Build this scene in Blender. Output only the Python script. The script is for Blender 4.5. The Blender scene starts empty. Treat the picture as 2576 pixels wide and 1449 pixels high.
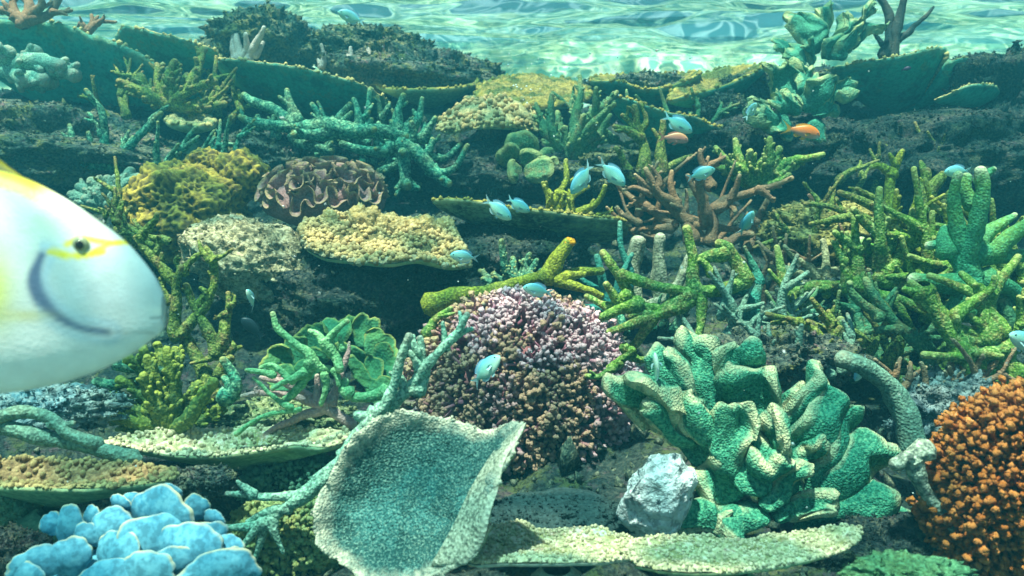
import bpy, math, random
import numpy as np
from mathutils import Vector, Matrix, Quaternion

# ---------------------------------------------------------------- camera, sky, sun, exposure
SC = bpy.context.scene
COL = SC.collection
PITCH = math.radians(11.8)
F, CX, CY = 2022.0, 1288.0, 724.5           # focal length and centre of the picture, in units of 1/2576 picture width

cam_data = bpy.data.cameras.new('camera')
cam = bpy.data.objects.new('camera', cam_data); COL.objects.link(cam)
cam.location = (0, 0, 0); cam.rotation_euler = (math.radians(90) - PITCH, 0, 0)
cam_data.sensor_width = 36.0; cam_data.lens = 36.0 * F / 2576.0
cam_data.clip_start = 0.02; cam_data.clip_end = 500
cam_data.dof.use_dof = True; cam_data.dof.focus_distance = 1.7; cam_data.dof.aperture_fstop = 6.5
SC.camera = cam

SUN = Vector((-0.15, -0.14, 0.975)).normalized()      # towards the sun
world = bpy.data.worlds.new('World'); SC.world = world; world.use_nodes = True
wn = world.node_tree.nodes; wl = world.node_tree.links
bg = wn['Background']; sky = wn.new('ShaderNodeTexSky'); sky.sky_type = 'NISHITA'; sky.sun_disc = False
sky.sun_elevation = math.asin(SUN.z); sky.sun_rotation = math.atan2(SUN.x, SUN.y)
wl.new(sky.outputs[0], bg.inputs[0]); bg.inputs[1].default_value = 0.075
sun_d = bpy.data.lights.new('sun', 'SUN'); sun_d.energy = 5.0; sun_d.angle = math.radians(2.5); sun_d.color = (1.0, 0.96, 0.88)
sun = bpy.data.objects.new('sun', sun_d); COL.objects.link(sun)
sun.rotation_euler = SUN.to_track_quat('Z', 'Y').to_euler(); sun.location = (0, 0, 6)

SC.view_settings.view_transform = 'Standard'; SC.view_settings.look = 'None'
SC.view_settings.gamma = 1.0; SC.view_settings.exposure = 1.5; SC.view_settings.use_curve_mapping = False
SC.render.engine = 'CYCLES'
cy = SC.cycles
cy.use_denoising = True; cy.max_bounces = 6; cy.diffuse_bounces = 3; cy.glossy_bounces = 3
cy.transparent_max_bounces = 8; cy.volume_bounces = 0; cy.caustics_reflective = False; cy.caustics_refractive = False
cy.use_adaptive_sampling = True; cy.adaptive_threshold = 0.02

# ---------------------------------------------------------------- helpers: picture point -> place, noise
cp, sp = math.cos(PITCH), math.sin(PITCH)
RIGHT = np.array([1., 0, 0]); FWD = np.array([0, cp, -sp]); UP = np.array([0, sp, cp])
def P(x, y, d):
    return RIGHT * ((x - CX) / F * d) + UP * (-(y - CY) / F * d) + FWD * d
DT = np.array([(0, 4.0), (120, 3.7), (200, 3.4), (300, 3.0), (400, 2.65), (500, 2.35), (600, 2.1), (700, 1.9), (850, 1.65), (1000, 1.45), (1150, 1.25), (1300, 1.08), (1449, .95), (1700, .75)])
def D(y): return float(np.interp(y, DT[:, 0], DT[:, 1]))
RNG = np.random.default_rng(11)

def _hash(ix, iy, iz, s):
    h = (ix.astype(np.int64) * 374761393 + iy.astype(np.int64) * 668265263 + iz.astype(np.int64) * 1274126177 + s * 974711) & 0xffffffff
    h = ((h ^ (h >> 13)) * 1274126177) & 0xffffffff
    h = ((h ^ (h >> 16)) * 2246822519) & 0xffffffff
    return ((h ^ (h >> 15)) & 0xffffff) / float(0xffffff)
def vnoise(p, s=0):
    i = np.floor(p).astype(np.int64); f = p - i; u = f * f * f * (f * (f * 6 - 15) + 10)
    out = 0
    for dx in (0, 1):
        wx = u[:, 0] if dx else 1 - u[:, 0]
        for dy in (0, 1):
            wy = u[:, 1] if dy else 1 - u[:, 1]
            for dz in (0, 1):
                wz = u[:, 2] if dz else 1 - u[:, 2]
                out = out + wx * wy * wz * _hash(i[:, 0] + dx, i[:, 1] + dy, i[:, 2] + dz, s)
    return out * 2 - 1
def fbm(p, sc, o=3, s=0, g=.5):
    p = np.asarray(p, float) * sc; a = 1; t = 0; n = 0
    for k in range(o):
        t = t + a * vnoise(p + 17.3 * k, s + k); n += a; a *= g; p = p * 2.03
    return t / n
def worley(p, sc, s=0):
    p = np.asarray(p, float) * sc; i = np.floor(p).astype(np.int64)
    f1 = np.full(len(p), 9.); f2 = np.full(len(p), 9.)
    for dx in (-1, 0, 1):
        for dy in (-1, 0, 1):
            for dz in (-1, 0, 1):
                c = i + np.array([dx, dy, dz])
                q = np.stack([c[:, k] + _hash(c[:, 0], c[:, 1], c[:, 2], s + 31 * k) for k in range(3)], 1)
                d = np.sqrt(((q - p) ** 2).sum(1)); m = d < f1
                f2 = np.where(m, f1, np.minimum(f2, d)); f1 = np.where(m, d, f1)
    return f1, f2
def sstep(a, b, x):
    t = np.clip((x - a) / (b - a), 0, 1); return t * t * (3 - 2 * t)
def unit(v): v = np.asarray(v, float); return v / max(1e-9, np.linalg.norm(v))

# ---------------------------------------------------------------- mesh objects
def mesh(name, V, Q=None, T=None, mat=None, edge=None, col=None, smooth=True):
    me = bpy.data.meshes.new(name); V = np.ascontiguousarray(V, np.float32)
    Q = np.zeros((0, 4), int) if Q is None else np.asarray(Q); T = np.zeros((0, 3), int) if T is None else np.asarray(T)
    me.vertices.add(len(V)); me.vertices.foreach_set('co', V.ravel())
    li = np.concatenate([Q.ravel(), T.ravel()]).astype(np.int32)
    me.loops.add(len(li)); me.loops.foreach_set('vertex_index', li)
    ls = np.concatenate([np.arange(len(Q)) * 4, len(Q) * 4 + np.arange(len(T)) * 3]).astype(np.int32)
    me.polygons.add(len(ls)); me.polygons.foreach_set('loop_start', ls)
    me.polygons.foreach_set('use_smooth', np.full(len(ls), smooth, bool))
    me.update(calc_edges=True)
    if edge is not None:
        a = me.attributes.new('edge', 'FLOAT', 'POINT'); a.data.foreach_set('value', np.ascontiguousarray(edge, np.float32))
    if col is not None:
        a = me.attributes.new('Col', 'FLOAT_COLOR', 'POINT')
        c = np.ones((len(V), 4), np.float32); c[:, :3] = col; a.data.foreach_set('color', c.ravel())
    if mat is not None: me.materials.append(mat)
    return me
def link(name, me, parent=None, kind=None, matrix=None):
    o = bpy.data.objects.new(name, me); COL.objects.link(o)
    if parent is not None: o.parent = parent
    if matrix is not None: o.matrix_basis = matrix
    if kind: o['kind'] = kind
    return o
class G:                                         # geometry under way: V, Q, T, edge
    def __init__(s, V, Q=None, T=None, e=None):
        s.V = np.asarray(V, float); s.Q = np.zeros((0, 4), int) if Q is None else np.asarray(Q, int)
        s.T = np.zeros((0, 3), int) if T is None else np.asarray(T, int)
        s.e = np.zeros(len(s.V)) if e is None else np.asarray(e, float)
def join(gs):
    n = 0; V = []; Q = []; T = []; E = []
    for g in gs:
        V.append(g.V); Q.append(g.Q + n); T.append(g.T + n); E.append(g.e); n += len(g.V)
    return G(np.concatenate(V), np.concatenate(Q), np.concatenate(T), np.concatenate(E))
def put(name, g, mat, parent=None, kind=None):
    off = np.array(parent.matrix_basis.translation) if parent is not None else 0
    if parent is not None and parent.parent is not None: off = off + np.array(parent.parent.matrix_basis.translation)
    return link(name, mesh(name, g.V - off, g.Q, g.T, mat, g.e), parent, kind)
def thing(name, label, cat, loc, group=None):
    o = bpy.data.objects.new(name, None); COL.objects.link(o); o.empty_display_size = .02
    o.location = tuple(loc); o['label'] = label; o['category'] = cat
    if group: o['group'] = group
    return o
def tag(o, label, cat, group=None):
    o['label'] = label; o['category'] = cat
    if group: o['group'] = group
    return o

# ---------------------------------------------------------------- shapes
def catmull(p, n):
    p = np.asarray(p, float)
    if len(p) == 2: return p[0] + (p[1] - p[0]) * np.linspace(0, 1, n)[:, None]
    q = np.vstack([2 * p[0] - p[1], p, 2 * p[-1] - p[-2]])
    seg = np.linalg.norm(np.diff(p[:, :3], axis=0), axis=1) + 1e-9; cum = np.concatenate([[0], np.cumsum(seg)])
    t = np.linspace(0, cum[-1], n); k = np.clip(np.searchsorted(cum, t, side='right') - 1, 0, len(p) - 2)
    u = ((t - cum[k]) / seg[k])[:, None]; a, b, c, d = q[k], q[k + 1], q[k + 2], q[k + 3]
    return .5 * (2 * b + (c - a) * u + (2 * a - 5 * b + 4 * c - d) * u ** 2 + (3 * b - a - 3 * c + d) * u ** 3)
def tube(pts, rad, m=12, bump=.16, seed=0, tip=.14, step=None, knob=0., flat=1., blunt=.9, caps=4, nmin=5):
    pts = np.asarray(pts, float); rad = np.asarray(rad, float)
    L = np.linalg.norm(np.diff(pts, axis=0), axis=1).sum(); rm = rad.mean()
    n = int(np.clip(L / (step or rm * .5), nmin, 70))
    c = catmull(np.hstack([pts, rad[:, None]]), n); r = np.maximum(c[:, 3], rm * .1); c = c[:, :3]
    if n > 9:
        env = np.sin(np.linspace(0, np.pi, n)) ** .5; c = c + (np.stack([fbm(c + 7 * k, .13 / rm, 2, seed + k) for k in range(3)], 1) * (r * .9 * env)[:, None]); r = r * (1 + .22 * fbm(c, .3 / rm, 2, seed + 5) * env)
    t = np.gradient(c, axis=0); t /= np.linalg.norm(t, axis=1)[:, None] + 1e-9
    s = np.linspace(0, L, n)
    a = np.radians([25, 50, 72, 88] if caps == 4 else [42, 84]); re = r[-1]
    c = np.vstack([c, c[-1] + t[-1] * (np.sin(a) * re * blunt)[:, None]]); r = np.concatenate([r, re * np.cos(a)]); s = np.concatenate([s, L + re * np.sin(a)])
    t = np.vstack([t, np.repeat(t[-1:], len(a), 0)])
    c = np.vstack([c[0] - t[0] * r[0] * .5, c]); r = np.concatenate([[r[0] * .5], r]); t = np.vstack([t[0], t]); s = np.concatenate([[0], s])
    nrm = unit(np.cross(t[0], [.31, .22, .92])); N = []
    for k in range(len(c)):
        nrm = unit(nrm - t[k] * np.dot(nrm, t[k])); N.append(nrm)
    N = np.array(N); B = np.cross(t, N); th = np.linspace(0, 2 * np.pi, m, endpoint=False)
    dirs = N[:, None] * np.cos(th)[None, :, None] + B[:, None] * (np.sin(th) * flat)[None, :, None]
    V = (c[:, None] + dirs * r[:, None, None]).reshape(-1, 3); dv = dirs.reshape(-1, 3); rr = np.repeat(r, m)
    disp = rr * bump * fbm(V, .55 / rm, 2, seed)
    if knob: f1, f2 = worley(V, .9 / rm, seed); disp = disp + rr * knob * (.55 - f1)
    V = V + dv * disp[:, None]
    i = np.arange(len(c) - 1)[:, None] * m; j = np.arange(m)[None]; j2 = (j + 1) % m
    Q = np.stack([i + j, i + j2, i + m + j2, i + m + j], -1).reshape(-1, 4)
    e0 = len(V); V = np.vstack([V, c[-1:]]); T = np.stack([(len(c) - 1) * m + np.arange(m), (len(c) - 1) * m + (np.arange(m) + 1) % m, np.full(m, e0)], 1)
    e = sstep(1 - max(tip, 1e-3), 1.0, np.repeat(s / s[-1], m)); e = np.concatenate([e, [1.]])
    return G(V, Q, T, e)
def grid_slab(S, t, N, de, nu, nv, closed=False):
    # S (nu*nv) mid surface, t thickness, N normals, de 0..1 distance from the border: a slab with rounded border
    prof = np.sqrt(np.clip(1 - (1 - np.clip(de, 0, 1)) ** 2, 0, 1)); h = (t * prof)[:, None] * N
    V = np.vstack([S + h, S - h]); n = nu * nv
    i = np.arange(nu - 1)[:, None] * nv; j = np.arange(nv if closed else nv - 1)[None]; j2 = (j + 1) % nv
    Q = np.stack([i + j, i + j2, i + nv + j2, i + nv + j], -1).reshape(-1, 4)
    return V, np.vstack([Q, Q[:, ::-1] + n])
def normals_of(S, nu, nv, closed):
    A = S.reshape(nu, nv, 3); du = np.gradient(A, axis=0)
    dv = (np.roll(A, -1, 1) - np.roll(A, 1, 1)) if closed else np.gradient(A, axis=1)
    N = np.cross(du, dv).reshape(-1, 3); return N / (np.linalg.norm(N, axis=1)[:, None] + 1e-12)
def plate(outline, centre, thick, nr=34, nt=150, power=1.6, rough=.5, rscale=60., ragged=.03, seed=0, rimw=.1, wave=.0, topbump=.5, lump=None, smooth_under=True):
    """outline: closed list of 3-D points of the rim; centre: 3-D point of the hub; a plate with thickness, uneven rim, rough top."""
    o = np.vstack([outline, outline[:3]]); o = np.asarray(o, float)
    c = catmull(np.vstack([outline[-2:], outline, outline[:2]]), nt * 3)
    k0 = np.argmin(((c - o[0]) ** 2).sum(1)[:nt]); cs = np.concatenate([c[k0:], c[:k0]])
    # arc-length pick between first pass of o[0] and its return
    a = np.asarray(outline, float); pts = np.vstack([a[-1:], a, a[:2]])
    res = []
    for q in range(len(a)):
        p0, p1, p2, p3 = pts[q], pts[q + 1], pts[q + 2], pts[q + 3] if q + 3 < len(pts) else a[(q + 2) % len(a)]
        u = np.linspace(0, 1, 24, endpoint=False)[:, None]
        res.append(.5 * (2 * p1 + (p2 - p0) * u + (2 * p0 - 5 * p1 + 4 * p2 - p3) * u ** 2 + (3 * p1 - p0 - 3 * p2 + p3) * u ** 3))
    res = np.vstack(res); seg = np.linalg.norm(np.diff(np.vstack([res, res[:1]]), axis=0), axis=1); cum = np.concatenate([[0], np.cumsum(seg)])
    tt = np.linspace(0, cum[-1], nt, endpoint=False); full = np.vstack([res, res[:1]])
    rim = np.stack([np.interp(tt, cum, full[:, k]) for k in range(3)], 1)
    size = cum[-1] / 6.28; centre = np.asarray(centre, float)
    rg = 1 + ragged * (fbm(rim, 5. / size, 3, seed) + .6 * fbm(rim, 22. / size, 2, seed + 5))
    rim = centre + (rim - centre) * rg[:, None]
    r = 1 - (1 - np.linspace(0.003, 1, nr)) ** 1.5
    axis = np.zeros(3); m = rim.mean(0)
    for k in range(nt): axis += np.cross(rim[k] - m, rim[(k + 1) % nt] - m)
    axis = unit(axis)
    if axis[2] < 0: axis = -axis
    flatv = rim - centre; h = flatv @ axis; inpl = flatv - h[:, None] * axis
    S = centre + inpl[None] * r[:, None, None] + axis * (h[None] * (r ** power)[:, None])[:, :, None]
    S = S.reshape(-1, 3); rr = np.repeat(r, nt)
    if wave: S = S + axis * (wave * size * rr ** 2 * fbm(S, 3.2 / size, 2, seed + 9))[:, None]
    N = normals_of(S, nr, nt, True); N *= np.sign(N @ axis + 1e-9)[:, None]
    V, Q = grid_slab(S, thick * (1 + .5 * (1 - rr)), N, (1 - rr) / (thick / size * 1.2 + .012), nr, nt, True)
    n = nr * nt; top = V[:n]
    f1, f2 = worley(top, rscale, seed); b = (.62 - f1) * topbump + .7 * fbm(top, rscale * .35, 3, seed + 2)
    if lump: b = b + lump[1] * fbm(top, lump[0], 2, seed + 3)
    w = np.minimum(1, (1 - rr) / .02 + .35)
    V[:n] += N * (b * thick * rough * w)[:, None]
    V[n:] -= N * (thick * .22 * fbm(V[n:], rscale * .12, 2, seed + 4))[:, None]
    e = sstep(1 - rimw, 1, rr + .04 * fbm(S, 14. / size, 2, seed))
    e = np.concatenate([np.maximum(e, .0), e * .75]); g = G(V, Q, None, e); g.top = top; g.N = N; g.rr = rr; g.size = size; g.axis = axis
    return g
def fan(base, tip, width, facing, thick, lobes=3, seed=0, curl=0., cup=.1, wb=.35, nu=22, nv=27, lobe_depth=.16, rimw=.14, knob=.25, ripple=.06, kscale=None, round_=.8, fb=.3):
    base = np.asarray(base, float); tip = np.asarray(tip, float); y = tip - base; H = np.linalg.norm(y); y /= H
    z = unit(np.asarray(facing, float) - y * np.dot(facing, y)); x = np.cross(y, z)
    u = np.linspace(0, 1, nu); v = np.linspace(-1, 1, nv); U, Vv = [q.ravel() for q in np.meshgrid(u, v, indexing='ij')]
    rs = np.random.default_rng(seed + 991); ph = rs.uniform(0, 6.28, 4)
    prof = (1 - round_ + round_ * (np.clip(1 - np.abs(.98 * Vv) ** 3.6, 0, 1)) ** .34)
    lob = 1 + lobe_depth * .6 * np.sin(Vv * lobes * 2.0 + ph[0]) + lobe_depth * .3 * np.sin(Vv * lobes * 4.7 + ph[1])
    Y = H * U * (1 + (prof * lob - 1) * U ** .8)
    X = width * Vv * (wb + (1 - wb) * np.sin(np.minimum(U * 1.15, 1) * 1.57) ** .9) * np.minimum(1, np.sqrt(U / .14 + .02))
    Z = curl * H * U ** 2 + cup * width * Vv ** 2 * U + ripple * width * np.sin(Vv * 4 + ph[2]) * U ** 1.5 + .05 * H * np.sin(U * 4 + ph[3])
    S = base + X[:, None] * x + Y[:, None] * y + Z[:, None] * z
    N = normals_of(S, nu, nv, False); N *= np.sign(N @ z + 1e-9)[:, None]
    side = (1 - np.abs(Vv)) * width * (wb + (1 - wb) * U); top = (1 - U) * H * .9; de = np.minimum(np.minimum(side, top), U * H + 1e-4) / (thick * 1.15)
    tk = thick * (1.25 - .35 * U)
    Vx, Q = grid_slab(S, tk, N, de, nu, nv); n = nu * nv; NN = np.vstack([N, -N])
    ks = kscale or 1.1 / thick
    f1, f2 = worley(Vx, ks, seed); Vx = Vx + NN * (thick * (knob * (.55 - f1) + fb * fbm(Vx, ks * .3, 2, seed)))[:, None] * np.concatenate([np.minimum(1, de + .25)] * 2)[:, None]
    e = sstep(0, 1, 1 - np.minimum(top, side * 1.6) / (rimw * H)); e *= sstep(.15, .5, U)
    return G(Vx, Q, None, np.concatenate([e, e]))
_ICO = {}
def ico(sub):
    if sub not in _ICO:
        import bmesh
        bm = bmesh.new(); bmesh.ops.create_icosphere(bm, subdivisions=sub, radius=1)
        _ICO[sub] = (np.array([v.co[:] for v in bm.verts]), np.array([[v.index for v in f.verts] for f in bm.faces])); bm.free()
    return _ICO[sub]
def blob(c, ax, sub=5, amp=.3, sc=1.6, o=5, seed=0, rot=0., ridge=0., cells=None, cell_amp=.1, flatten=0., strata=0., lump=None):
    v, T = ico(sub); ax = np.asarray(ax, float); rs = np.random.default_rng(seed); ofs = rs.uniform(-9, 9, 3)
    d = fbm(v + ofs, sc, o, seed, .55); rad = 1 + amp * d
    if ridge: rad = rad - ridge * np.abs(fbm(v + ofs, sc * 2.2, 3, seed + 7))
    p = v * rad[:, None]
    if lump: f1, f2 = worley(p + ofs, lump[0], seed + 3); p = p * (1 + lump[1] * (.55 - f1))[:, None]
    e = np.zeros(len(v)); p = p * ax
    if strata: p = p + v * (strata * ax.min() * np.sin(p[:, 2] / ax.min() * 9 + 2 * d))[:, None]
    if cells is not None:
        f1, f2 = worley(p + ofs * .3, cells, seed + 1); k = 1 - sstep(0.02, .32, f2 - f1)
        p = p + v * (cell_amp * ax.min() * k)[:, None]; e = k
    ca, sa = math.cos(rot), math.sin(rot); p = np.stack([p[:, 0] * ca + p[:, 2] * sa, p[:, 1], -p[:, 0] * sa + p[:, 2] * ca], 1)
    return G(p + np.asarray(c), None, T, e)
def ribbon(path, out, h, thick, seed=0, wav=.5, nh=9, n=120):
    """a standing ruffled fold: path of points, outward direction for each, height h"""
    c = catmull(path, n); o = catmull(out, n); o /= np.linalg.norm(o, axis=1)[:, None] + 1e-9
    t = np.gradient(c, axis=0); t /= np.linalg.norm(t, axis=1)[:, None] + 1e-9; side = np.cross(t, o)
    u = np.linspace(0, 1, nh); rs = np.random.default_rng(seed); L = np.linalg.norm(np.diff(c, axis=0), axis=1).cumsum(); L = np.concatenate([[0], L])
    w = wav * h * (np.sin(L / h * 1.7 + rs.uniform(0, 6)) + .6 * np.sin(L / h * 3.9 + rs.uniform(0, 6)))
    hh = h * (1 + .25 * np.sin(L / h * 1.1 + rs.uniform(0, 6)))
    S = c[None] + o[None] * (u[:, None, None] * hh[None, :, None]) + side[None] * ((u ** 1.4)[:, None, None] * w[None, :, None])
    S = S.reshape(-1, 3); N = normals_of(S, nh, n, False); U = np.repeat(u, n); vv = np.tile(np.linspace(0, 1, n), nh)
    V, Q = grid_slab(S, np.full(len(S), thick), N, np.minimum((1 - U) * h / thick, np.minimum(vv, 1 - vv) * 30), nh, n)
    e = sstep(.72, .98, U); return G(V, Q, None, np.concatenate([e, e]))

# ---------------------------------------------------------------- materials
def mat_new(name):
    m = bpy.data.materials.new(name); m.use_nodes = True; nt = m.node_tree
    for n in list(nt.nodes):
        if n.type != 'OUTPUT_MATERIAL' and n.type != 'BSDF_PRINCIPLED': nt.nodes.remove(n)
    return m, nt, nt.nodes['Principled BSDF'], lambda t: nt.nodes.new(t), lambda a, b: nt.links.new(a, b)
def ramp(nd, lk, src, a, b, ca=(0, 0, 0, 1), cb=(1, 1, 1, 1)):
    if a > b: a, b, ca, cb = b, a, cb, ca
    r = nd('ShaderNodeValToRGB'); e = r.color_ramp.elements; e[0].position = a; e[1].position = b; e[0].color = ca; e[1].color = cb
    lk(src, r.inputs[0]); return r.outputs[0]
def mixc(nd, lk, fac, a, b, mode='MIX'):
    m = nd('ShaderNodeMix'); m.data_type = 'RGBA'; m.blend_type = mode
    for i, s in ((0, fac), (6, a), (7, b)):
        if hasattr(s, 'is_linked'): lk(s, m.inputs[i])
        else: m.inputs[i].default_value = s if i == 0 else (*s[:3], 1)
    return m.outputs[2]
def noise(nd, lk, co, sc, det=3, rough=.55):
    n = nd('ShaderNodeTexNoise'); n.inputs['Scale'].default_value = sc; n.inputs['Detail'].default_value = det; n.inputs['Roughness'].default_value = rough
    lk(co, n.inputs['Vector']); return n.outputs['Fac']
_M = {}
def sat(c, k=1.15):
    if c is None: return None
    m = sum(c) / 3; return tuple(min(.9, max(.004, m + (x - m) * k)) for x in c)
def coral(name, a, b, rim=None, dark=None, spk=.5, sscale=170., patch=14., rimfac=.85, bump=.5, bscale=210., rough=.8, under=None, poly=True, pale=None, bdist=None, third=None, fourth=None):
    """mottled living coral or algae-grown stone: two colours in patches, fine specks, rim colour on growing edges and tips"""
    if name in _M: return _M[name]
    a, b, rim, dark, pale, third, fourth = [sat(q) for q in (a, b, rim, dark, pale, third, fourth)]
    m, nt, bs, nd, lk = mat_new(name); tc = nd('ShaderNodeTexCoord'); co = tc.outputs['Object']
    oi = nd('ShaderNodeObjectInfo'); add = nd('ShaderNodeVectorMath'); add.operation = 'ADD'
    lk(co, add.inputs[0]); lk(oi.outputs['Location'], add.inputs[1]); co = add.outputs[0]
    c = mixc(nd, lk, ramp(nd, lk, noise(nd, lk, co, patch, 4, .6), .36, .66), a, b)
    if third: c = mixc(nd, lk, ramp(nd, lk, noise(nd, lk, co, patch * 1.7, 5, .7), .51, .60), c, third)
    if fourth: c = mixc(nd, lk, ramp(nd, lk, noise(nd, lk, co, patch * 2.6, 5, .7), .56, .63), c, fourth)
    dk = dark or tuple(x * .35 for x in a)
    n2 = noise(nd, lk, co, sscale, 2, .7)
    f = nd('ShaderNodeMath'); f.operation = 'MULTIPLY'; f.inputs[1].default_value = spk; lk(ramp(nd, lk, n2, .51, .58), f.inputs[0])
    c = mixc(nd, lk, f.outputs[0], c, dk)
    f2 = nd('ShaderNodeMath'); f2.operation = 'MULTIPLY'; f2.inputs[1].default_value = spk * .8; lk(ramp(nd, lk, n2, .47, .38), f2.inputs[0])
    c = mixc(nd, lk, f2.outputs[0], c, pale or tuple(min(.85, x * 1.8 + .03) for x in a))
    at = nd('ShaderNodeAttribute'); at.attribute_name = 'edge'
    if rim is not None:
        q = nd('ShaderNodeMath'); q.operation = 'MULTIPLY'; lk(at.outputs['Fac'], q.inputs[0])
        q2 = nd('ShaderNodeMapRange'); q2.inputs[1].default_value = .38; q2.inputs[2].default_value = .58; q2.inputs[3].default_value = rimfac * .35; q2.inputs[4].default_value = rimfac
        lk(noise(nd, lk, co, sscale * .35, 3, .6), q2.inputs[0]); lk(q2.outputs[0], q.inputs[1])
        c = mixc(nd, lk, q.outputs[0], c, rim)
    lk(c, bs.inputs['Base Color']); bs.inputs['Roughness'].default_value = rough; bs.inputs['Specular IOR Level'].default_value = .25
    if poly:
        v = nd('ShaderNodeTexVoronoi'); v.inputs['Scale'].default_value = bscale; lk(co, v.inputs['Vector']); h = v.outputs['Distance']
    else: h = noise(nd, lk, co, bscale, 4, .65)
    h2 = noise(nd, lk, co, bscale * .3, 4, .7); ad = nd('ShaderNodeMath'); ad.operation = 'ADD'; lk(h, ad.inputs[0]); lk(h2, ad.inputs[1])
    bp = nd('ShaderNodeBump'); bp.inputs['Strength'].default_value = bump; bp.inputs['Distance'].default_value = bdist or (.004 if poly else .012); lk(ad.outputs[0], bp.inputs['Height'])
    if poly: bp.invert = False
    lk(bp.outputs[0], bs.inputs['Normal']); _M[name] = m; return m
def fishmat(name, rough=.35, alpha=1., scale=420, relief=.12):
    if name in _M: return _M[name]
    m, nt, bs, nd, lk = mat_new(name); at = nd('ShaderNodeAttribute'); at.attribute_name = 'Col'
    tc = nd('ShaderNodeTexCoord'); v = nd('ShaderNodeTexVoronoi'); v.inputs['Scale'].default_value = scale; lk(tc.outputs['Object'], v.inputs['Vector'])
    c = mixc(nd, lk, ramp(nd, lk, noise(nd, lk, tc.outputs['Object'], 60, 3), .3, .8, (0.82, .82, .82, 1), (1, 1, 1, 1)), (0, 0, 0), at.outputs['Color'])
    lk(c, bs.inputs['Base Color']); bs.inputs['Roughness'].default_value = rough; bs.inputs['Specular IOR Level'].default_value = .4
    bp = nd('ShaderNodeBump'); bp.inputs['Strength'].default_value = relief; bp.inputs['Distance'].default_value = .001; lk(v.outputs['Distance'], bp.inputs['Height']); lk(bp.outputs[0], bs.inputs['Normal'])
    if alpha < 1: bs.inputs['Alpha'].default_value = alpha
    _M[name] = m; return m
def flat_mat(name, c, rough=.3):
    if name in _M: return _M[name]
    m, nt, bs, nd, lk = mat_new(name); tc = nd('ShaderNodeTexCoord')
    lk(mixc(nd, lk, noise(nd, lk, tc.outputs['Object'], 300, 2), c, tuple(x * .8 for x in c)), bs.inputs['Base Color']); bs.inputs['Roughness'].default_value = rough; _M[name] = m; return m

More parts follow.
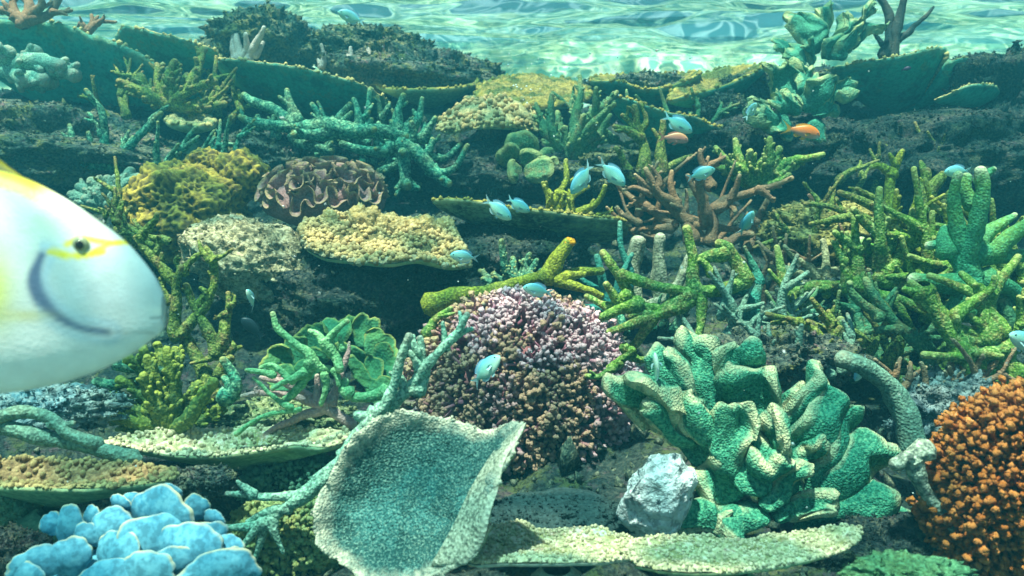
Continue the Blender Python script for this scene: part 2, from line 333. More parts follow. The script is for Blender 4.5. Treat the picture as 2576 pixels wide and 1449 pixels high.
# ---------------------------------------------------------------- the setting: bed, ground, wall, water surface, haze
SURF = 0.56
def build_setting():
    rock = coral('reef_rock', (.018, .036, .036), (.036, .05, .042), spk=.7, sscale=110, patch=7, bump=1., bscale=90, poly=False, pale=(.08, .09, .07), dark=(.006, .011, .011), third=(.08, .10, .04), fourth=(.10, .07, .08))  # bed kept very dark so the hollows' shade sits in its colour
    ys = np.array([1900, 1700, 1449, 1300, 1150, 1000, 850, 700, 600, 500, 400, 300, 215]); prof = np.array([P(CX, y, D(y) + .26)[1:] for y in ys])
    Yp = np.concatenate([[.0], prof[:, 0], [4.6, 5.4, 7.0, 14]]); Zp = np.concatenate([[prof[0, 1] - .05], prof[:, 1], [-.12, -.55, -.8, -.85]])
    nx, ny = 310, 280; xs = np.linspace(-4.5, 4.5, nx); yy = np.linspace(.1, 6.2, ny); Xg, Yg = np.meshgrid(xs, yy)
    p = np.stack([Xg.ravel(), Yg.ravel(), np.zeros(Xg.size)], 1)
    z = np.interp(p[:, 1], Yp, Zp); amp = np.interp(p[:, 1], [.3, 1.5, 3.5, 6], [.035, .1, .15, .2])
    z = z + amp * (fbm(p, 2.2, 4, 3) - .15) + amp * .45 * (.4 - np.abs(fbm(p, 6.5, 4, 9))) + .02 * fbm(p, 24, 3, 5)
    p[:, 2] = z; Q = (np.arange(ny - 1)[:, None] * nx + np.arange(nx - 1)[None]).ravel(); Q = np.stack([Q, Q + 1, Q + 1 + nx, Q + nx], 1)
    put('reef_terrain', G(p, Q), rock, None, 'structure')
    m_ = (p[:, 1] > .7) & (p[:, 1] < 4.2) & (np.abs(p[:, 0]) < p[:, 1] * .75 + .3); global TERR; TERR = p[m_]
    sand = coral('pale_sand', (.36, .35, .27), (.26, .26, .2), spk=.3, patch=5, bump=.5, bscale=60, poly=False)
    g = [(-14, -9, -1.3), (14, -9, -1.3), (14, 16, -1.3), (-14, 16, -1.3)]
    put('ground', G(g, [[0, 1, 2, 3]]), sand, None, 'structure')
    # back wall of the basin: uneven, leaning back; blotches painted to mirror as bright and dark water streaks
    wallm = coral('wall_streak_blotches', (.82, .80, .58), (.10, .14, .06), spk=.8, sscale=4, patch=1.5, bump=.6, bscale=20, poly=False, pale=(.85, .84, .7), dark=(.12, .15, .07))
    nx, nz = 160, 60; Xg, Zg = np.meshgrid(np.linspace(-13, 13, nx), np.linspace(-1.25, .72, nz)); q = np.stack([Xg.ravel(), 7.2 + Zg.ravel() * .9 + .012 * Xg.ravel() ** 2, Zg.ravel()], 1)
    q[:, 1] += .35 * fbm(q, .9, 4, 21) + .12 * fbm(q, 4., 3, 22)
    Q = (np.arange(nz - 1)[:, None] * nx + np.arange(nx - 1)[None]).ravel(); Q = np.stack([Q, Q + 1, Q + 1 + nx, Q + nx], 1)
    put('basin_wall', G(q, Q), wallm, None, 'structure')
    # water surface seen from below
    m, nt, bs, nd, lk = mat_new('water_skin'); nt.nodes.remove(bs); out = [n for n in nt.nodes if n.type == 'OUTPUT_MATERIAL'][0]
    tr = nd('ShaderNodeBsdfTransparent'); gl = nd('ShaderNodeBsdfGlossy'); gl.inputs['Roughness'].default_value = .04; gl.inputs['Color'].default_value = (.95, .97, .86, 1)
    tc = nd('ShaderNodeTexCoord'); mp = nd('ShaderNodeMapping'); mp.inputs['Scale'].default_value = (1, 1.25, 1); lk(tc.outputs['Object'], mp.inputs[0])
    # painted caustics: noise in the transparent tint dapples the light passing through
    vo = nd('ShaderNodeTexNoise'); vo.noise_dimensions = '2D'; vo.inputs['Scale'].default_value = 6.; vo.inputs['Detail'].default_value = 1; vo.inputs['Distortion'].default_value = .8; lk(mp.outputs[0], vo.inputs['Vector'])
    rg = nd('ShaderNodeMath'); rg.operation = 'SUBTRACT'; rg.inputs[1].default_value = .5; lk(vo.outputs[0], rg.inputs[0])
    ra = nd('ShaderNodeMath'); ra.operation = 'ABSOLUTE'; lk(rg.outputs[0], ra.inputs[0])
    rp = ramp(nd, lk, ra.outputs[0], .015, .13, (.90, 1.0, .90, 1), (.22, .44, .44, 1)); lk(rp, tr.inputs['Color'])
    mx = nd('ShaderNodeMixShader'); lw = nd('ShaderNodeLayerWeight'); lw.inputs['Blend'].default_value = .5
    mr = nd('ShaderNodeMapRange'); mr.inputs[1].default_value = .35; mr.inputs[2].default_value = 1.; mr.inputs[3].default_value = .06; mr.inputs[4].default_value = .88; lk(lw.outputs['Facing'], mr.inputs[0])
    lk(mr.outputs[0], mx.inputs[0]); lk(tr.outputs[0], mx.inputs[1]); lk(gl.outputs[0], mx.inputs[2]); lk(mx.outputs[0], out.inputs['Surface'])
    nx, ny = 340, 260; xs = np.linspace(-1, 1, nx); xs = 5 * xs + 8.5 * xs ** 3; yy = np.linspace(-1, 1, ny); yy = 5.5 + 3.5 * yy + 8 * yy ** 3 * np.where(yy < 0, 1.4, .75); Xg, Yg = np.meshgrid(xs, yy); p = np.stack([Xg.ravel(), Yg.ravel(), np.zeros(Xg.size)], 1)
    q = p * np.array([.5, 1.25, 1]); p[:, 2] = SURF + .10 * fbm(q, 1.2, 2, 41) + .07 * fbm(q, 3.0, 2, 42) + .009 * fbm(q, 9., 2, 43) + .0015 * fbm(q, 24., 1, 44)
    Q = (np.arange(ny - 1)[:, None] * nx + np.arange(nx - 1)[None]).ravel(); Q = np.stack([Q, Q + nx, Q + 1 + nx, Q + 1], 1)
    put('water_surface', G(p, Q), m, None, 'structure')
    # the water itself: haze
    hm = bpy.data.materials.new('water_haze'); hm.use_nodes = True; n = hm.node_tree
    for x in list(n.nodes):
        if x.type != 'OUTPUT_MATERIAL': n.nodes.remove(x)
    pv = n.nodes.new('ShaderNodeVolumePrincipled'); pv.inputs['Color'].default_value = (.04, .27, .34, 1); pv.inputs['Density'].default_value = .16
    pv.inputs['Absorption Color'].default_value = (.22, .94, .92, 1); pv.inputs['Anisotropy'].default_value = .2
    n.links.new(pv.outputs[0], n.nodes['Material Output'].inputs['Volume'])
    x, y0, y1, z0, z1 = 16, -11, 18, -2.3, .85
    V = [(-x, y0, z0), (x, y0, z0), (x, y1, z0), (-x, y1, z0), (-x, y0, z1), (x, y0, z1), (x, y1, z1), (-x, y1, z1)]
    put('haze', G(V, [[0, 3, 2, 1], [4, 5, 6, 7], [0, 1, 5, 4], [1, 2, 6, 5], [2, 3, 7, 6], [3, 0, 4, 7]]), hm, None, 'stuff')
build_setting()
# ---------------------------------------------------------------- palette
TEAL = coral('teal_finger', (.055, .27, .18), (.08, .13, .07), rim=(.28, .27, .10), spk=.85, sscale=120, patch=20, dark=(.012, .05, .04), pale=(.30, .50, .32))
GREEN = coral('green_branch', (.14, .26, .035), (.08, .18, .06), third=(.17, .15, .05), rim=(.46, .44, .18), spk=.8, patch=18, dark=(.05, .11, .02), pale=(.42, .5, .2))
OLIVE = coral('olive_branch', (.14, .20, .035), (.09, .14, .045), third=(.16, .12, .05), rim=(.26, .20, .09), spk=.8, patch=20, dark=(.03, .05, .015), pale=(.34, .38, .14))
MUSTARD = coral('mustard_branch', (.22, .24, .03), (.13, .17, .04), rim=(.40, .36, .14), spk=.75, patch=20)
DEEPG = coral('deep_green_branch', (.05, .17, .09), (.10, .19, .07), third=(.12, .12, .05), rim=(.30, .33, .15), spk=.6, patch=14, dark=(.02, .06, .04), pale=(.2, .33, .2))
BROWN = coral('brown_branch', (.27, .155, .085), (.20, .13, .09), rim=(.48, .36, .22), spk=.4, patch=24, bscale=260, dark=(.09, .06, .04), pale=(.4, .28, .18))
PINKB = coral('pink_grey_branch', (.42, .28, .27), (.34, .27, .25), rim=(.5, .42, .33), spk=.3, patch=24, bscale=260)
GREYG = coral('grey_green_branch', (.22, .47, .36), (.26, .38, .28), rim=(.36, .33, .26), spk=.75, sscale=200, patch=16, dark=(.07, .11, .09), pale=(.5, .64, .52))
GREYT = coral('grey_teal_branch', (.12, .24, .19), (.17, .25, .18), rim=(.25, .26, .19), spk=.6, patch=16, dark=(.04, .08, .07))
ELK = coral('elkhorn_green', (.065, .28, .18), (.04, .20, .135), rim=(.60, .56, .36), spk=.7, sscale=200, patch=11, bscale=300, bump=.7, dark=(.012, .07, .04), pale=(.17, .38, .22), rimfac=.85)
ELK2 = coral('leafy_green_far', (.06, .23, .15), (.04, .16, .11), rim=(.46, .48, .24), spk=.5, patch=12, bscale=200, dark=(.03, .1, .07))
BLUE = coral('blue_leaf', (.13, .33, .43), (.07, .24, .36), rim=(.50, .47, .30), spk=.5, sscale=90, patch=10, bump=.07, bscale=180, dark=(.04, .12, .17), pale=(.22, .48, .58), rimfac=.8)
CABB = coral('cabbage_green', (.055, .20, .10), (.10, .22, .07), rim=(.34, .33, .10), spk=.4, patch=13, bump=.4, bscale=160, dark=(.02, .1, .06))
PLATE = coral('plate_tan_top', (.33, .30, .15), (.22, .22, .11), rim=(.55, .46, .20), spk=.6, sscale=130, patch=18, dark=(.08, .08, .05), pale=(.55, .50, .32))
PLATEY = coral('plate_mustard_top', (.25, .20, .05), (.16, .14, .05), rim=(.40, .34, .10), spk=.6, sscale=130, patch=18, dark=(.06, .05, .02), pale=(.42, .36, .16))
PLATEW = coral('plate_pale_top', (.44, .43, .27), (.30, .35, .19), third=(.22, .22, .09), fourth=(.34, .24, .18), rim=(.62, .58, .40), spk=.6, sscale=110, patch=14, dark=(.15, .17, .1), pale=(.74, .74, .62))
PLATEB = coral('plate_brown_top', (.30, .20, .10), (.20, .14, .07), rim=(.42, .38, .18), spk=.6, sscale=110, patch=16, dark=(.08, .05, .03), pale=(.5, .38, .22))
UNDER = coral('plate_underside', (.07, .36, .30), (.05, .28, .24), rim=(.26, .30, .15), third=(.035, .17, .15), fourth=(.12, .25, .16), spk=.45, sscale=90, patch=6, bump=.5, bscale=60, poly=False, dark=(.02, .1, .08), pale=(.12, .36, .28))  # teal ambient fill beneath the plates is painted into this colour
UNDERP = coral('plate_underside_pale', (.26, .40, .24), (.17, .33, .21), rim=(.4, .42, .22), spk=.3, sscale=90, patch=9, bump=.2, bscale=70, poly=False, dark=(.03, .05, .04))
CUP = coral('cup_speckled', (.04, .12, .11), (.022, .085, .08), rim=(.56, .54, .42), third=(.065, .20, .19), spk=.75, sscale=330, patch=6, bump=.6, bscale=320, dark=(.012, .04, .04), pale=(.24, .36, .30), rimfac=1.)
HONEY = coral('honeycomb_tan', (.055, .04, .012), (.09, .06, .018), rim=(.44, .34, .08), spk=.35, sscale=160, patch=14, bump=.4, rimfac=1.)
MAUVE = coral('mauve_fold', (.30, .17, .17), (.20, .13, .13), rim=(.30, .25, .12), spk=.45, sscale=180, patch=14, bump=.4, dark=(.1, .07, .07), pale=(.42, .33, .30), rimfac=.9)
NUB = coral('tan_knob', (.36, .25, .09), (.25, .18, .07), rim=(.60, .48, .27), spk=.35, sscale=200, patch=25, bump=.5, dark=(.16, .13, .06))
ALGAE = coral('algae_rock', (.045, .075, .06), (.09, .10, .045), spk=.8, sscale=80, patch=9, bump=1., bscale=70, poly=False, dark=(.01, .02, .018), pale=(.22, .22, .13), third=(.13, .14, .04))
GREYR = coral('grey_rock', (.06, .085, .08), (.10, .11, .07), spk=.8, sscale=95, patch=10, bump=1., bscale=80, poly=False, dark=(.02, .03, .03), pale=(.24, .23, .16), third=(.14, .14, .04), fourth=(.17, .10, .11))
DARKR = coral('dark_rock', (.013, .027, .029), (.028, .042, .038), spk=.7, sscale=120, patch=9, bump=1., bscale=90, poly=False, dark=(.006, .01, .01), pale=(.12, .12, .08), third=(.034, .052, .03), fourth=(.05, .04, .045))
SANDR = coral('sandy_rock', (.42, .37, .23), (.17, .15, .08), spk=.7, sscale=90, patch=9, bump=1., bscale=70, poly=False, dark=(.07, .07, .045), pale=(.6, .57, .42))
WHITER = coral('white_rock', (.74, .78, .77), (.56, .62, .62), fourth=(.03, .05, .06), spk=.45, sscale=75, patch=14, bump=1., bscale=55, poly=False, dark=(.03, .05, .06), pale=(.8, .85, .82))
YMOSS = coral('yellow_moss', (.11, .16, .03), (.055, .12, .05), rim=(.35, .38, .09), spk=.6, sscale=150, patch=16, dark=(.05, .08, .015), pale=(.36, .38, .1))
STICK = coral('pale_stick', (.48, .44, .40), (.40, .35, .30), rim=(.7, .68, .6), spk=.3, patch=24)
BLACKB = coral('black_branch', (.03, .045, .045), (.05, .055, .04), rim=(.1, .1, .08), spk=.4, patch=24)
RUST = coral('rust_bush', (.34, .085, .015), (.25, .065, .015), rim=(.56, .27, .10), spk=.3, sscale=200, patch=30, bump=.5, rimfac=.95, rough=.45)

# ---------------------------------------------------------------- builders for whole colonies
# all traces are (x, y) or (x, y, depth offset) in picture units at the colony's own distance d
def W(q, d):
    x, y = q[0], q[1]; dz = (q[2] if len(q) > 2 else 0) * d / F
    return P(x, y, d + dz)
def auto_depth(pts, rs, amt):
    """a limb traced flat leans towards or away from the viewer as it grows"""
    if any(len(q) > 2 for q in pts): return [(q[0], q[1], q[2] if len(q) > 2 else 0) for q in pts]
    L = math.hypot(pts[-1][0] - pts[0][0], pts[-1][1] - pts[0][1]); k = rs.uniform(-amt, amt) * L
    return [(q[0], q[1], k * (i / (len(pts) - 1)) ** 1.3) for i, q in enumerate(pts)]
def limbs(o, d, lst, mat, seed, lean=.35, knob=.22, bump=.2, twigs=0, twig_len=3.2, m=12, tip=.14, name='branch', flare=1.25, twig_r=.62, stub=.0):
    rs = np.random.default_rng(seed); s = d / F; made = []
    for k, (pts, r0, r1) in enumerate(lst):
        q = auto_depth(pts, rs, lean); w = np.array([W(a, d) for a in q]); n = len(w)
        r = np.linspace(r0, r1 * .85, n) * s; r[0] *= flare
        put(name, tube(w, r, m, bump, seed * 7 + k, tip, knob=knob), mat, o); made.append((w, r))
        for t in range(twigs if isinstance(twigs, int) else twigs[k % len(twigs)]):
            f = rs.uniform(.25, .97); i = min(n - 2, int(f * (n - 1))); u = f * (n - 1) - i
            b = w[i] * (1 - u) + w[i + 1] * u; rr = r[i] * (1 - u) + r[i + 1] * u; ax = unit(w[i + 1] - w[i])
            v = rs.normal(size=3); v = unit(v - ax * np.dot(v, ax)); g = unit(v + ax * rs.uniform(.3, 1.1) + np.array([0, 0, .35]))
            L = rr * rs.uniform(.6, 1.2) * twig_len; e = b + g * L + ax * L * .15
            put('branchlet', tube([b, b + g * L * .5, e], [rr * twig_r * 1.15, rr * twig_r, rr * twig_r * .62], 9, bump, seed * 13 + k * 5 + t, .35, knob=knob), mat, o)
    return made
def branching(name, label, cat, d, lst, mat, seed, group=None, base=None, **kw):
    b = W(base, d) if base else W(lst[0][0][0], d); o = thing(name, label, cat, b, group); limbs(o, d, lst, mat, seed, **kw); return o
def bush(name, label, cat, d, base, ends, mat, seed, r0=9, r1=5, side=7, side_len=2.6, group=None, bend=.15, spread_depth=.6, extra=0, knob=.3, tip=.2):
    """a clump whose limbs all rise from one base; every limb set with short side branchlets"""
    o = thing(name, label, cat, W(base, d), group); rs = np.random.default_rng(seed); s = d / F
    ends = [tuple(e) for e in ends]
    xs = [e[0] for e in ends]; ys = [e[1] for e in ends]
    for k in range(extra): ends.append((rs.uniform(min(xs), max(xs)), rs.uniform(min(ys), .5 * (min(ys) + base[1]))))
    for k, e in enumerate(ends):
        dx, dy = e[0] - base[0], e[1] - base[1]; L = math.hypot(dx, dy); dz = e[2] if len(e) > 2 else rs.uniform(-1, 1) * spread_depth * L
        b = np.array([base[0] + dx * .06, base[1] + dy * .03, dz * .05]); t = np.array([e[0], e[1], dz]); mid = (b + t) / 2 + np.array([-dy, dx, 0]) * bend * rs.uniform(-1, 1) + np.array([0, L * .04, 0])
        w = np.array([W(q, d) for q in (b, mid, t)]); put('branch', tube(w, np.array([r0 * 1.2, r0, r1]) * s, 10, .2, seed * 7 + k, tip, knob=knob), mat, o)
        c = catmull(w, 20); 
        for j in range(side):
            f = .22 + .74 * (j + rs.uniform(0, .8)) / side; i = min(18, int(f * 19)); ax = unit(c[i + 1] - c[i]); v = rs.normal(size=3); v = unit(v - ax * np.dot(v, ax)); g = unit(v + ax * .75)
            rr = (r0 + (r1 - r0) * f) * s; LL = rr * side_len * rs.uniform(.7, 1.25)
            put('branchlet', tube([c[i], c[i] + g * LL * .55, c[i] + g * LL + ax * LL * .2], [rr * .75, rr * .62, rr * .42], 7, .15, seed + 17 * k + j, .45, knob=knob), mat, o)
    return o
def table(name, label, d, rim, hub, top_mat, under_mat, seed, thick=7, stalk=None, cat='coral', group=None, nubs=None, stalk_mat=None, rimk=1., **kw):
    """plate coral: rim traced all round, hub below or above it, slab with rough top, stalk down to the reef"""
    s = d / F; rimw = [W(q, d) for q in rim]; hubw = W(hub, d)
    o = thing(name, label, cat, hubw, group); g = plate(rimw, hubw, thick * s, seed=seed, **kw); n = len(g.V) // 2; nq = len(g.Q) // 2
    top = G(g.V[:n], g.Q[:nq], None, g.e[:n]); und = G(g.V[n:], g.Q[nq:] - n, None, g.e[n:])
    flip = (np.cross(top.V[top.Q[:, 1]] - top.V[top.Q[:, 0]], top.V[top.Q[:, 2]] - top.V[top.Q[:, 0]]) @ g.axis).sum() < 0
    if flip: top.Q = top.Q[:, ::-1]; und.Q = und.Q[:, ::-1]
    if rimk:
        rs = np.random.default_rng(seed + 77); nt = kw.get('nt', 150); cnt = int(rimk * g.size / s * .55); v, T = ico(1); gs = []; k0 = (len(g.rr) // nt - 1) * nt
        for _ in range(cnt):
            i = k0 + rs.integers(nt) - nt * int(rs.random() < .5); r = thick * s * rs.uniform(.35, .95); c = g.V[i] + g.N[i] * r * .25
            gs.append(G(v * r * rs.uniform(.7, 1.3, 3) + c, None, T, np.full(len(v), .75)))
        put('rim_nodules', join(gs), top_mat, o, 'stuff')
    put('plate_top', top, top_mat, o); put('plate_underside', und, under_mat, o)
    if stalk:
        e1 = W(stalk[0], d); dv = unit(e1 - hubw); w = [hubw + dv * (thick * 1.6 + stalk[-1] * .75) * s] + [W(q, d) for q in stalk[:-1]]; r = np.linspace(.9, 1., len(w)) * stalk[-1] * s
        if len(w) > 1: put('stalk', tube(w, r, 14, .25, seed, .01, knob=.15), stalk_mat or under_mat, o)
    if nubs:
        cnt, r0, mat, mx = nubs; rs = np.random.default_rng(seed + 5); v, T = ico(2); f = fbm(v, 2.5, 2, seed) 
        protos = []
        for k in range(4):
            vv = v * (1 + .3 * fbm(v + 3 * k, 1.8, 3, seed + k))[:, None]; vv[:, 2] *= 1.2; protos.append(mesh('knob', vv, None, T, mat, sstep(-.1, 1, vv[:, 2])))
        idx = rs.choice(np.where(g.rr < .995)[0], cnt, p=(lambda w: w / w.sum())(g.rr[g.rr < .995] ** 1.0)); ax = Vector(g.axis); rest = []
        up = Vector((0, 0, 1)).rotation_difference(Vector(tuple(unit(g.axis + [0, 0, .6])))).to_matrix().to_4x4()
        for c, i in enumerate(idx):
            big = rs.uniform(.55, 1.25) * r0 * s; pt = g.V[i] - hubw + g.N[i] * big * .35
            M = Matrix.Translation(Vector(pt)) @ up @ Matrix.Rotation(rs.uniform(0, 6.28), 4, 'Z') @ Matrix.Diagonal((big, big, big * rs.uniform(.8, 1.3), 1))
            if c < mx: link('knob', protos[c % 4], o, None, M)
            else:
                A = np.array(M); v1, T1 = ico(1); rest.append(G(v1 @ A[:3, :3].T + A[:3, 3], None, T1, sstep(-.1, 1, v1[:, 2])))
        if rest:
            q = join(rest); link('small_knobs', mesh('small_knobs', q.V, q.Q, q.T, mat, q.e), o, 'stuff')
    return o
def fuzz(o, pts, nrm, n, size, mat, seed, name='algae_tufts', flat=1.):
    """turf algae and grit on a stone: very many small ragged grains"""
    rs = np.random.default_rng(seed); i = rs.integers(0, len(pts), n); off = np.array(o.location) if o is not None else 0
    b = np.array([(1, 0, 0), (-.5, .8, 0), (-.5, -.8, 0), (.1, .1, 1.5), (-.1, 0, -.8)], float); T0 = np.array([(0, 1, 3), (1, 2, 3), (2, 0, 3), (1, 0, 4), (2, 1, 4), (0, 2, 4)])
    r = size * rs.lognormal(0, .45, n); z = nrm[i] + rs.normal(size=(n, 3)) * .5; z /= np.linalg.norm(z, axis=1)[:, None]; x = rs.normal(size=(n, 3)); x -= z * (x * z).sum(1)[:, None]; x /= np.linalg.norm(x, axis=1)[:, None]; y = np.cross(z, x)
    sh = b[None] * rs.uniform(.6, 1.4, (n, 5, 1)); V = (pts[i] + rs.normal(size=(n, 3)) * size * .6)[:, None] + r[:, None, None] * (sh[..., :1] * x[:, None] + sh[..., 1:2] * y[:, None] + sh[..., 2:] * flat * z[:, None])
    T = (T0[None] + 5 * np.arange(n)[:, None, None]).reshape(-1, 3); return put(name, G(V.reshape(-1, 3) , None, T, np.tile([0, 0, 0, 1, 0], n)), mat, o, 'stuff')
def rock(name, label, d, c, ax, mat, seed, depth=None, rot=0., group=None, sub=5, cat='rock', **kw):
    """boulder: centre and half width / half height in picture units, half depth likewise"""
    s = d / F; a = (ax[0] * s, (depth or ax[0]) * s, ax[1] * s); p = W(c, d)
    kw = {**dict(amp=.35, ridge=.25, sc=1.5), **kw}
    fz = kw.pop('fz', 1.); o = thing(name, label, cat, p, group); g = blob(p, a, sub, seed=seed, rot=math.radians(rot), **kw); put('stone', g, mat, o)
    N = g.V - p; N = N / (np.linalg.norm(N, axis=1)[:, None] + 1e-9); ok = (N @ (-p / np.linalg.norm(p)) > -.15) & (N[:, 2] > -.45)
    if fz: fuzz(o, g.V[ok], N[ok], int(min(2600, 900 + ax[0] * ax[1] * .05) * fz), 3.0 * s, mat, seed)
    return o
def fronds(name, label, d, base, lst, mat, seed, thick=9, cat='coral', group=None, part='frond', **kw):
    """lst: (base xy, tip xy, half width, facing xyz) for each frond; base/tip may carry depth"""
    o = thing(name, label, cat, W(base, d), group); s = d / F; rs = np.random.default_rng(seed)
    for k, q in enumerate(lst):
        b, t, w = q[:3]; fc = np.array(q[3] if len(q) > 3 and q[3] is not None else (rs.uniform(-.5, .5), -1, rs.uniform(-.1, .6)), float); kk = dict(kw)
        if len(q) > 4: kk.update(q[4])
        th = kk.pop('thick', thick); sh, wd = kk.pop('short', 1.), kk.pop('wide', 1.); b = tuple(tt + (bb - tt) * sh for bb, tt in zip((*b, 0)[:3], (*t, 0)[:3])); w = w * wd
        kk.setdefault('lobes', int(rs.integers(2, 5))); kk.setdefault('curl', rs.uniform(-.15, .2)); kk.setdefault('cup', rs.uniform(-.1, .3))
        wp = kk.pop('warp', (0, 1)); g = fan(W(b, d), W(t, d), w * s, fc, th * s, seed=seed * 31 + k, **kk)
        if wp[0]: fq = 1 / (wp[1] * s); g.V = g.V + wp[0] * s * np.stack([fbm(g.V + 3.1 * j, fq, 2, seed + j) for j in range(3)], 1) * 2
        put(part, g, mat, o)
    return o
def sprig(seed, r, n=5, spread=.75, beads=4, bead=.1):
    """one branchlet of a bushy colony: a stem forked into short arms, each arm ending in small uneven knobs; unit length along +z"""
    rs = np.random.default_rng(seed); gs = [tube([(0, 0, -.4), (0, 0, .15), (.03, .02, .4)], [r * 1.2, r * 1.1, r * .9], 5, .2, seed, .001, step=.5, caps=2, nmin=3)]
    gs[0].e *= 0; v = np.array([(1, 0, 0), (-1, 0, 0), (0, 1, 0), (0, -1, 0), (0, 0, 1), (0, 0, -1)], float); T = np.array([(0, 2, 4), (2, 1, 4), (1, 3, 4), (3, 0, 4), (2, 0, 5), (1, 2, 5), (3, 1, 5), (0, 3, 5)])
    for k in range(n):
        a = 6.283 * k / n + rs.uniform(-.5, .5); o = spread * rs.uniform(.45, 1.) * (.15 if k == 0 else 1); e = np.array([math.cos(a) * o * .6, math.sin(a) * o * .6, rs.uniform(.62, .95)])
        g = tube([(0, 0, .15), e * .55 + (0, 0, .02), e], [r * .8, r * .7, r * .7], 4, .2, seed + k, .3, step=.6, caps=2, nmin=3); g.e *= .55; gs.append(g)
        for j in range(beads):
            d = rs.normal(size=3) * .6 + e * .5 + (0, 0, .35); d /= np.linalg.norm(d); q = bead * rs.uniform(.75, 1.45); w = v * (1 + .3 * fbm(v + k + 3 * j, 1.7, 2, seed))[:, None] * q * np.array([1, 1, 1.15])
            gs.append(G(w + e + d * r * .75, None, T, .55 + .45 * sstep(-.6, .8, w @ d / q)))
    return join(gs)
def pincushion(name, label, d, c, ax, mats, seed, count, size, front_only=True, sprig_kw=None, core=None, group=None, depth=None, tilt=(0, 0, 0), vary=None):
    """dense bushy dome: a core set all over with branchlets"""
    s = d / F; a = np.array([ax[0], depth or ax[0], ax[1]]) * s; p = W(c, d); o = thing(name, label, 'coral', p, group)
    put('core', blob(p, a * .9, 4, .12, 1.5, 3, seed), core, o); rs = np.random.default_rng(seed)
    K = dict(r=.12, n=5); K.update(sprig_kw or {})
    protos = [[mesh('branchlet', g.V, g.Q, g.T, m, g.e) for g in [sprig(seed + 3 * k, **K) for k in range(4)]] for m in mats]; raw = [sprig(seed + 3 * k, **K) for k in range(4)]
    i = np.arange(count) + .5; ph = np.arccos(1 - 2 * i / count); th = np.pi * (1 + 5 ** .5) * i
    n = np.stack([np.cos(th) * np.sin(ph), np.sin(th) * np.sin(ph), np.cos(ph)], 1) + rs.normal(size=(count, 3)) * .035; n /= np.linalg.norm(n, axis=1)[:, None]
    n = n[n[:, 2] > -.62]; lum = 1 + .10 * fbm(n, 2.2, 2, seed); pos = n * a * lum[:, None]; nn = n / a; nn /= np.linalg.norm(nn, axis=1)[:, None]
    view = -(p + pos); view /= np.linalg.norm(view, axis=1)[:, None]; fac = (nn * view).sum(1); order = np.argsort(-fac); rest = [[] for _ in mats]
    for rank, k in enumerate(order):
        if fac[k] < -.4: continue
        dirv = Vector(tuple(unit(nn[k] + rs.normal(size=3) * .3))); L = size * s * rs.lognormal(0, .2)
        M = Matrix.Translation(Vector(tuple(pos[k] - nn[k] * L * .2))) @ dirv.to_track_quat('Z', 'Y').to_matrix().to_4x4() @ Matrix.Rotation(rs.uniform(0, 6.28), 4, 'Z') @ Matrix.Scale(L, 4)
        mi = vary(pos[k] / a, rs) if vary else int(rs.integers(len(mats)))
        if rank < 300: link('branchlet', protos[mi][k % 4], o, None, M)
        else:
            g = raw[k % 4]; A = np.array(M); rest[mi].append(G(g.V @ A[:3, :3].T + A[:3, 3], g.Q, g.T, g.e))
    for m, r in zip(mats, rest):
        if r: q = join(r); link('small_branchlets', mesh('small_branchlets', q.V, q.Q, q.T, m, q.e), o, 'stuff')
    return o
# ---------------------------------------------------------------- far rim of the reef
rock('algae_boulder', 'tall dark boulder shaggy with algae, its top drawn out to include its reflection in the water surface', 3.45, (652, 118), (132, 92), ALGAE, 1, depth=150, lump=(5, .22))  # upper half is the mirror image in the surface, built as stone
rock('algae_boulder', 'low dark boulder shaggy with algae beside the tall one', 3.5, (930, 130), (160, 62), ALGAE, 2, depth=150, lump=(5, .22))
rock('crest_rock', 'broad brown ridge of rock behind the overlapping plates', 3.35, (1050, 190), (230, 70), GREYR, 3, depth=180, strata=.12, rot=8)
rock('crest_rock', 'low dark rock capped by a plate with a yellow rim', 3.5, (1620, 230), (170, 48), GREYR, 4, depth=160)
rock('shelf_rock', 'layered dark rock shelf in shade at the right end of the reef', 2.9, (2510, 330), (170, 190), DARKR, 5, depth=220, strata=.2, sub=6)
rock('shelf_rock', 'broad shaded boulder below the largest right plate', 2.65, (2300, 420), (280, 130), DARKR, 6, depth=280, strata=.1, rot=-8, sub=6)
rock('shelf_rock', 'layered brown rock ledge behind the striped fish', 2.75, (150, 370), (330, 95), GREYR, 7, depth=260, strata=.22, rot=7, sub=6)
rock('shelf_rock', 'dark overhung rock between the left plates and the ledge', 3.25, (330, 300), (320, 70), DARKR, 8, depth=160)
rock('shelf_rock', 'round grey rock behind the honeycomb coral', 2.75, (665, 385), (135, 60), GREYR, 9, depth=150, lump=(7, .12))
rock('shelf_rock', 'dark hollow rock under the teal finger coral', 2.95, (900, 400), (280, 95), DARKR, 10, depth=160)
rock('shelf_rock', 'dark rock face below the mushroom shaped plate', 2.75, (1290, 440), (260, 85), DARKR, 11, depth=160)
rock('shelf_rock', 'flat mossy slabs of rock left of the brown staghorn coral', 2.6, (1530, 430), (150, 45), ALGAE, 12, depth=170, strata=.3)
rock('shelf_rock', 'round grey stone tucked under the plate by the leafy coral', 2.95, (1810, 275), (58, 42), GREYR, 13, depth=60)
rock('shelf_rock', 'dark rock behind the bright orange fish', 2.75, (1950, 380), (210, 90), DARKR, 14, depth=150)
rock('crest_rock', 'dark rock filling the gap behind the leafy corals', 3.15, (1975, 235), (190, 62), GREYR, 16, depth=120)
rock('crest_rock', 'dark rock filling the gap between the short and the long teal plates', 3.45, (560, 215), (150, 62), DARKR, 17, depth=120)

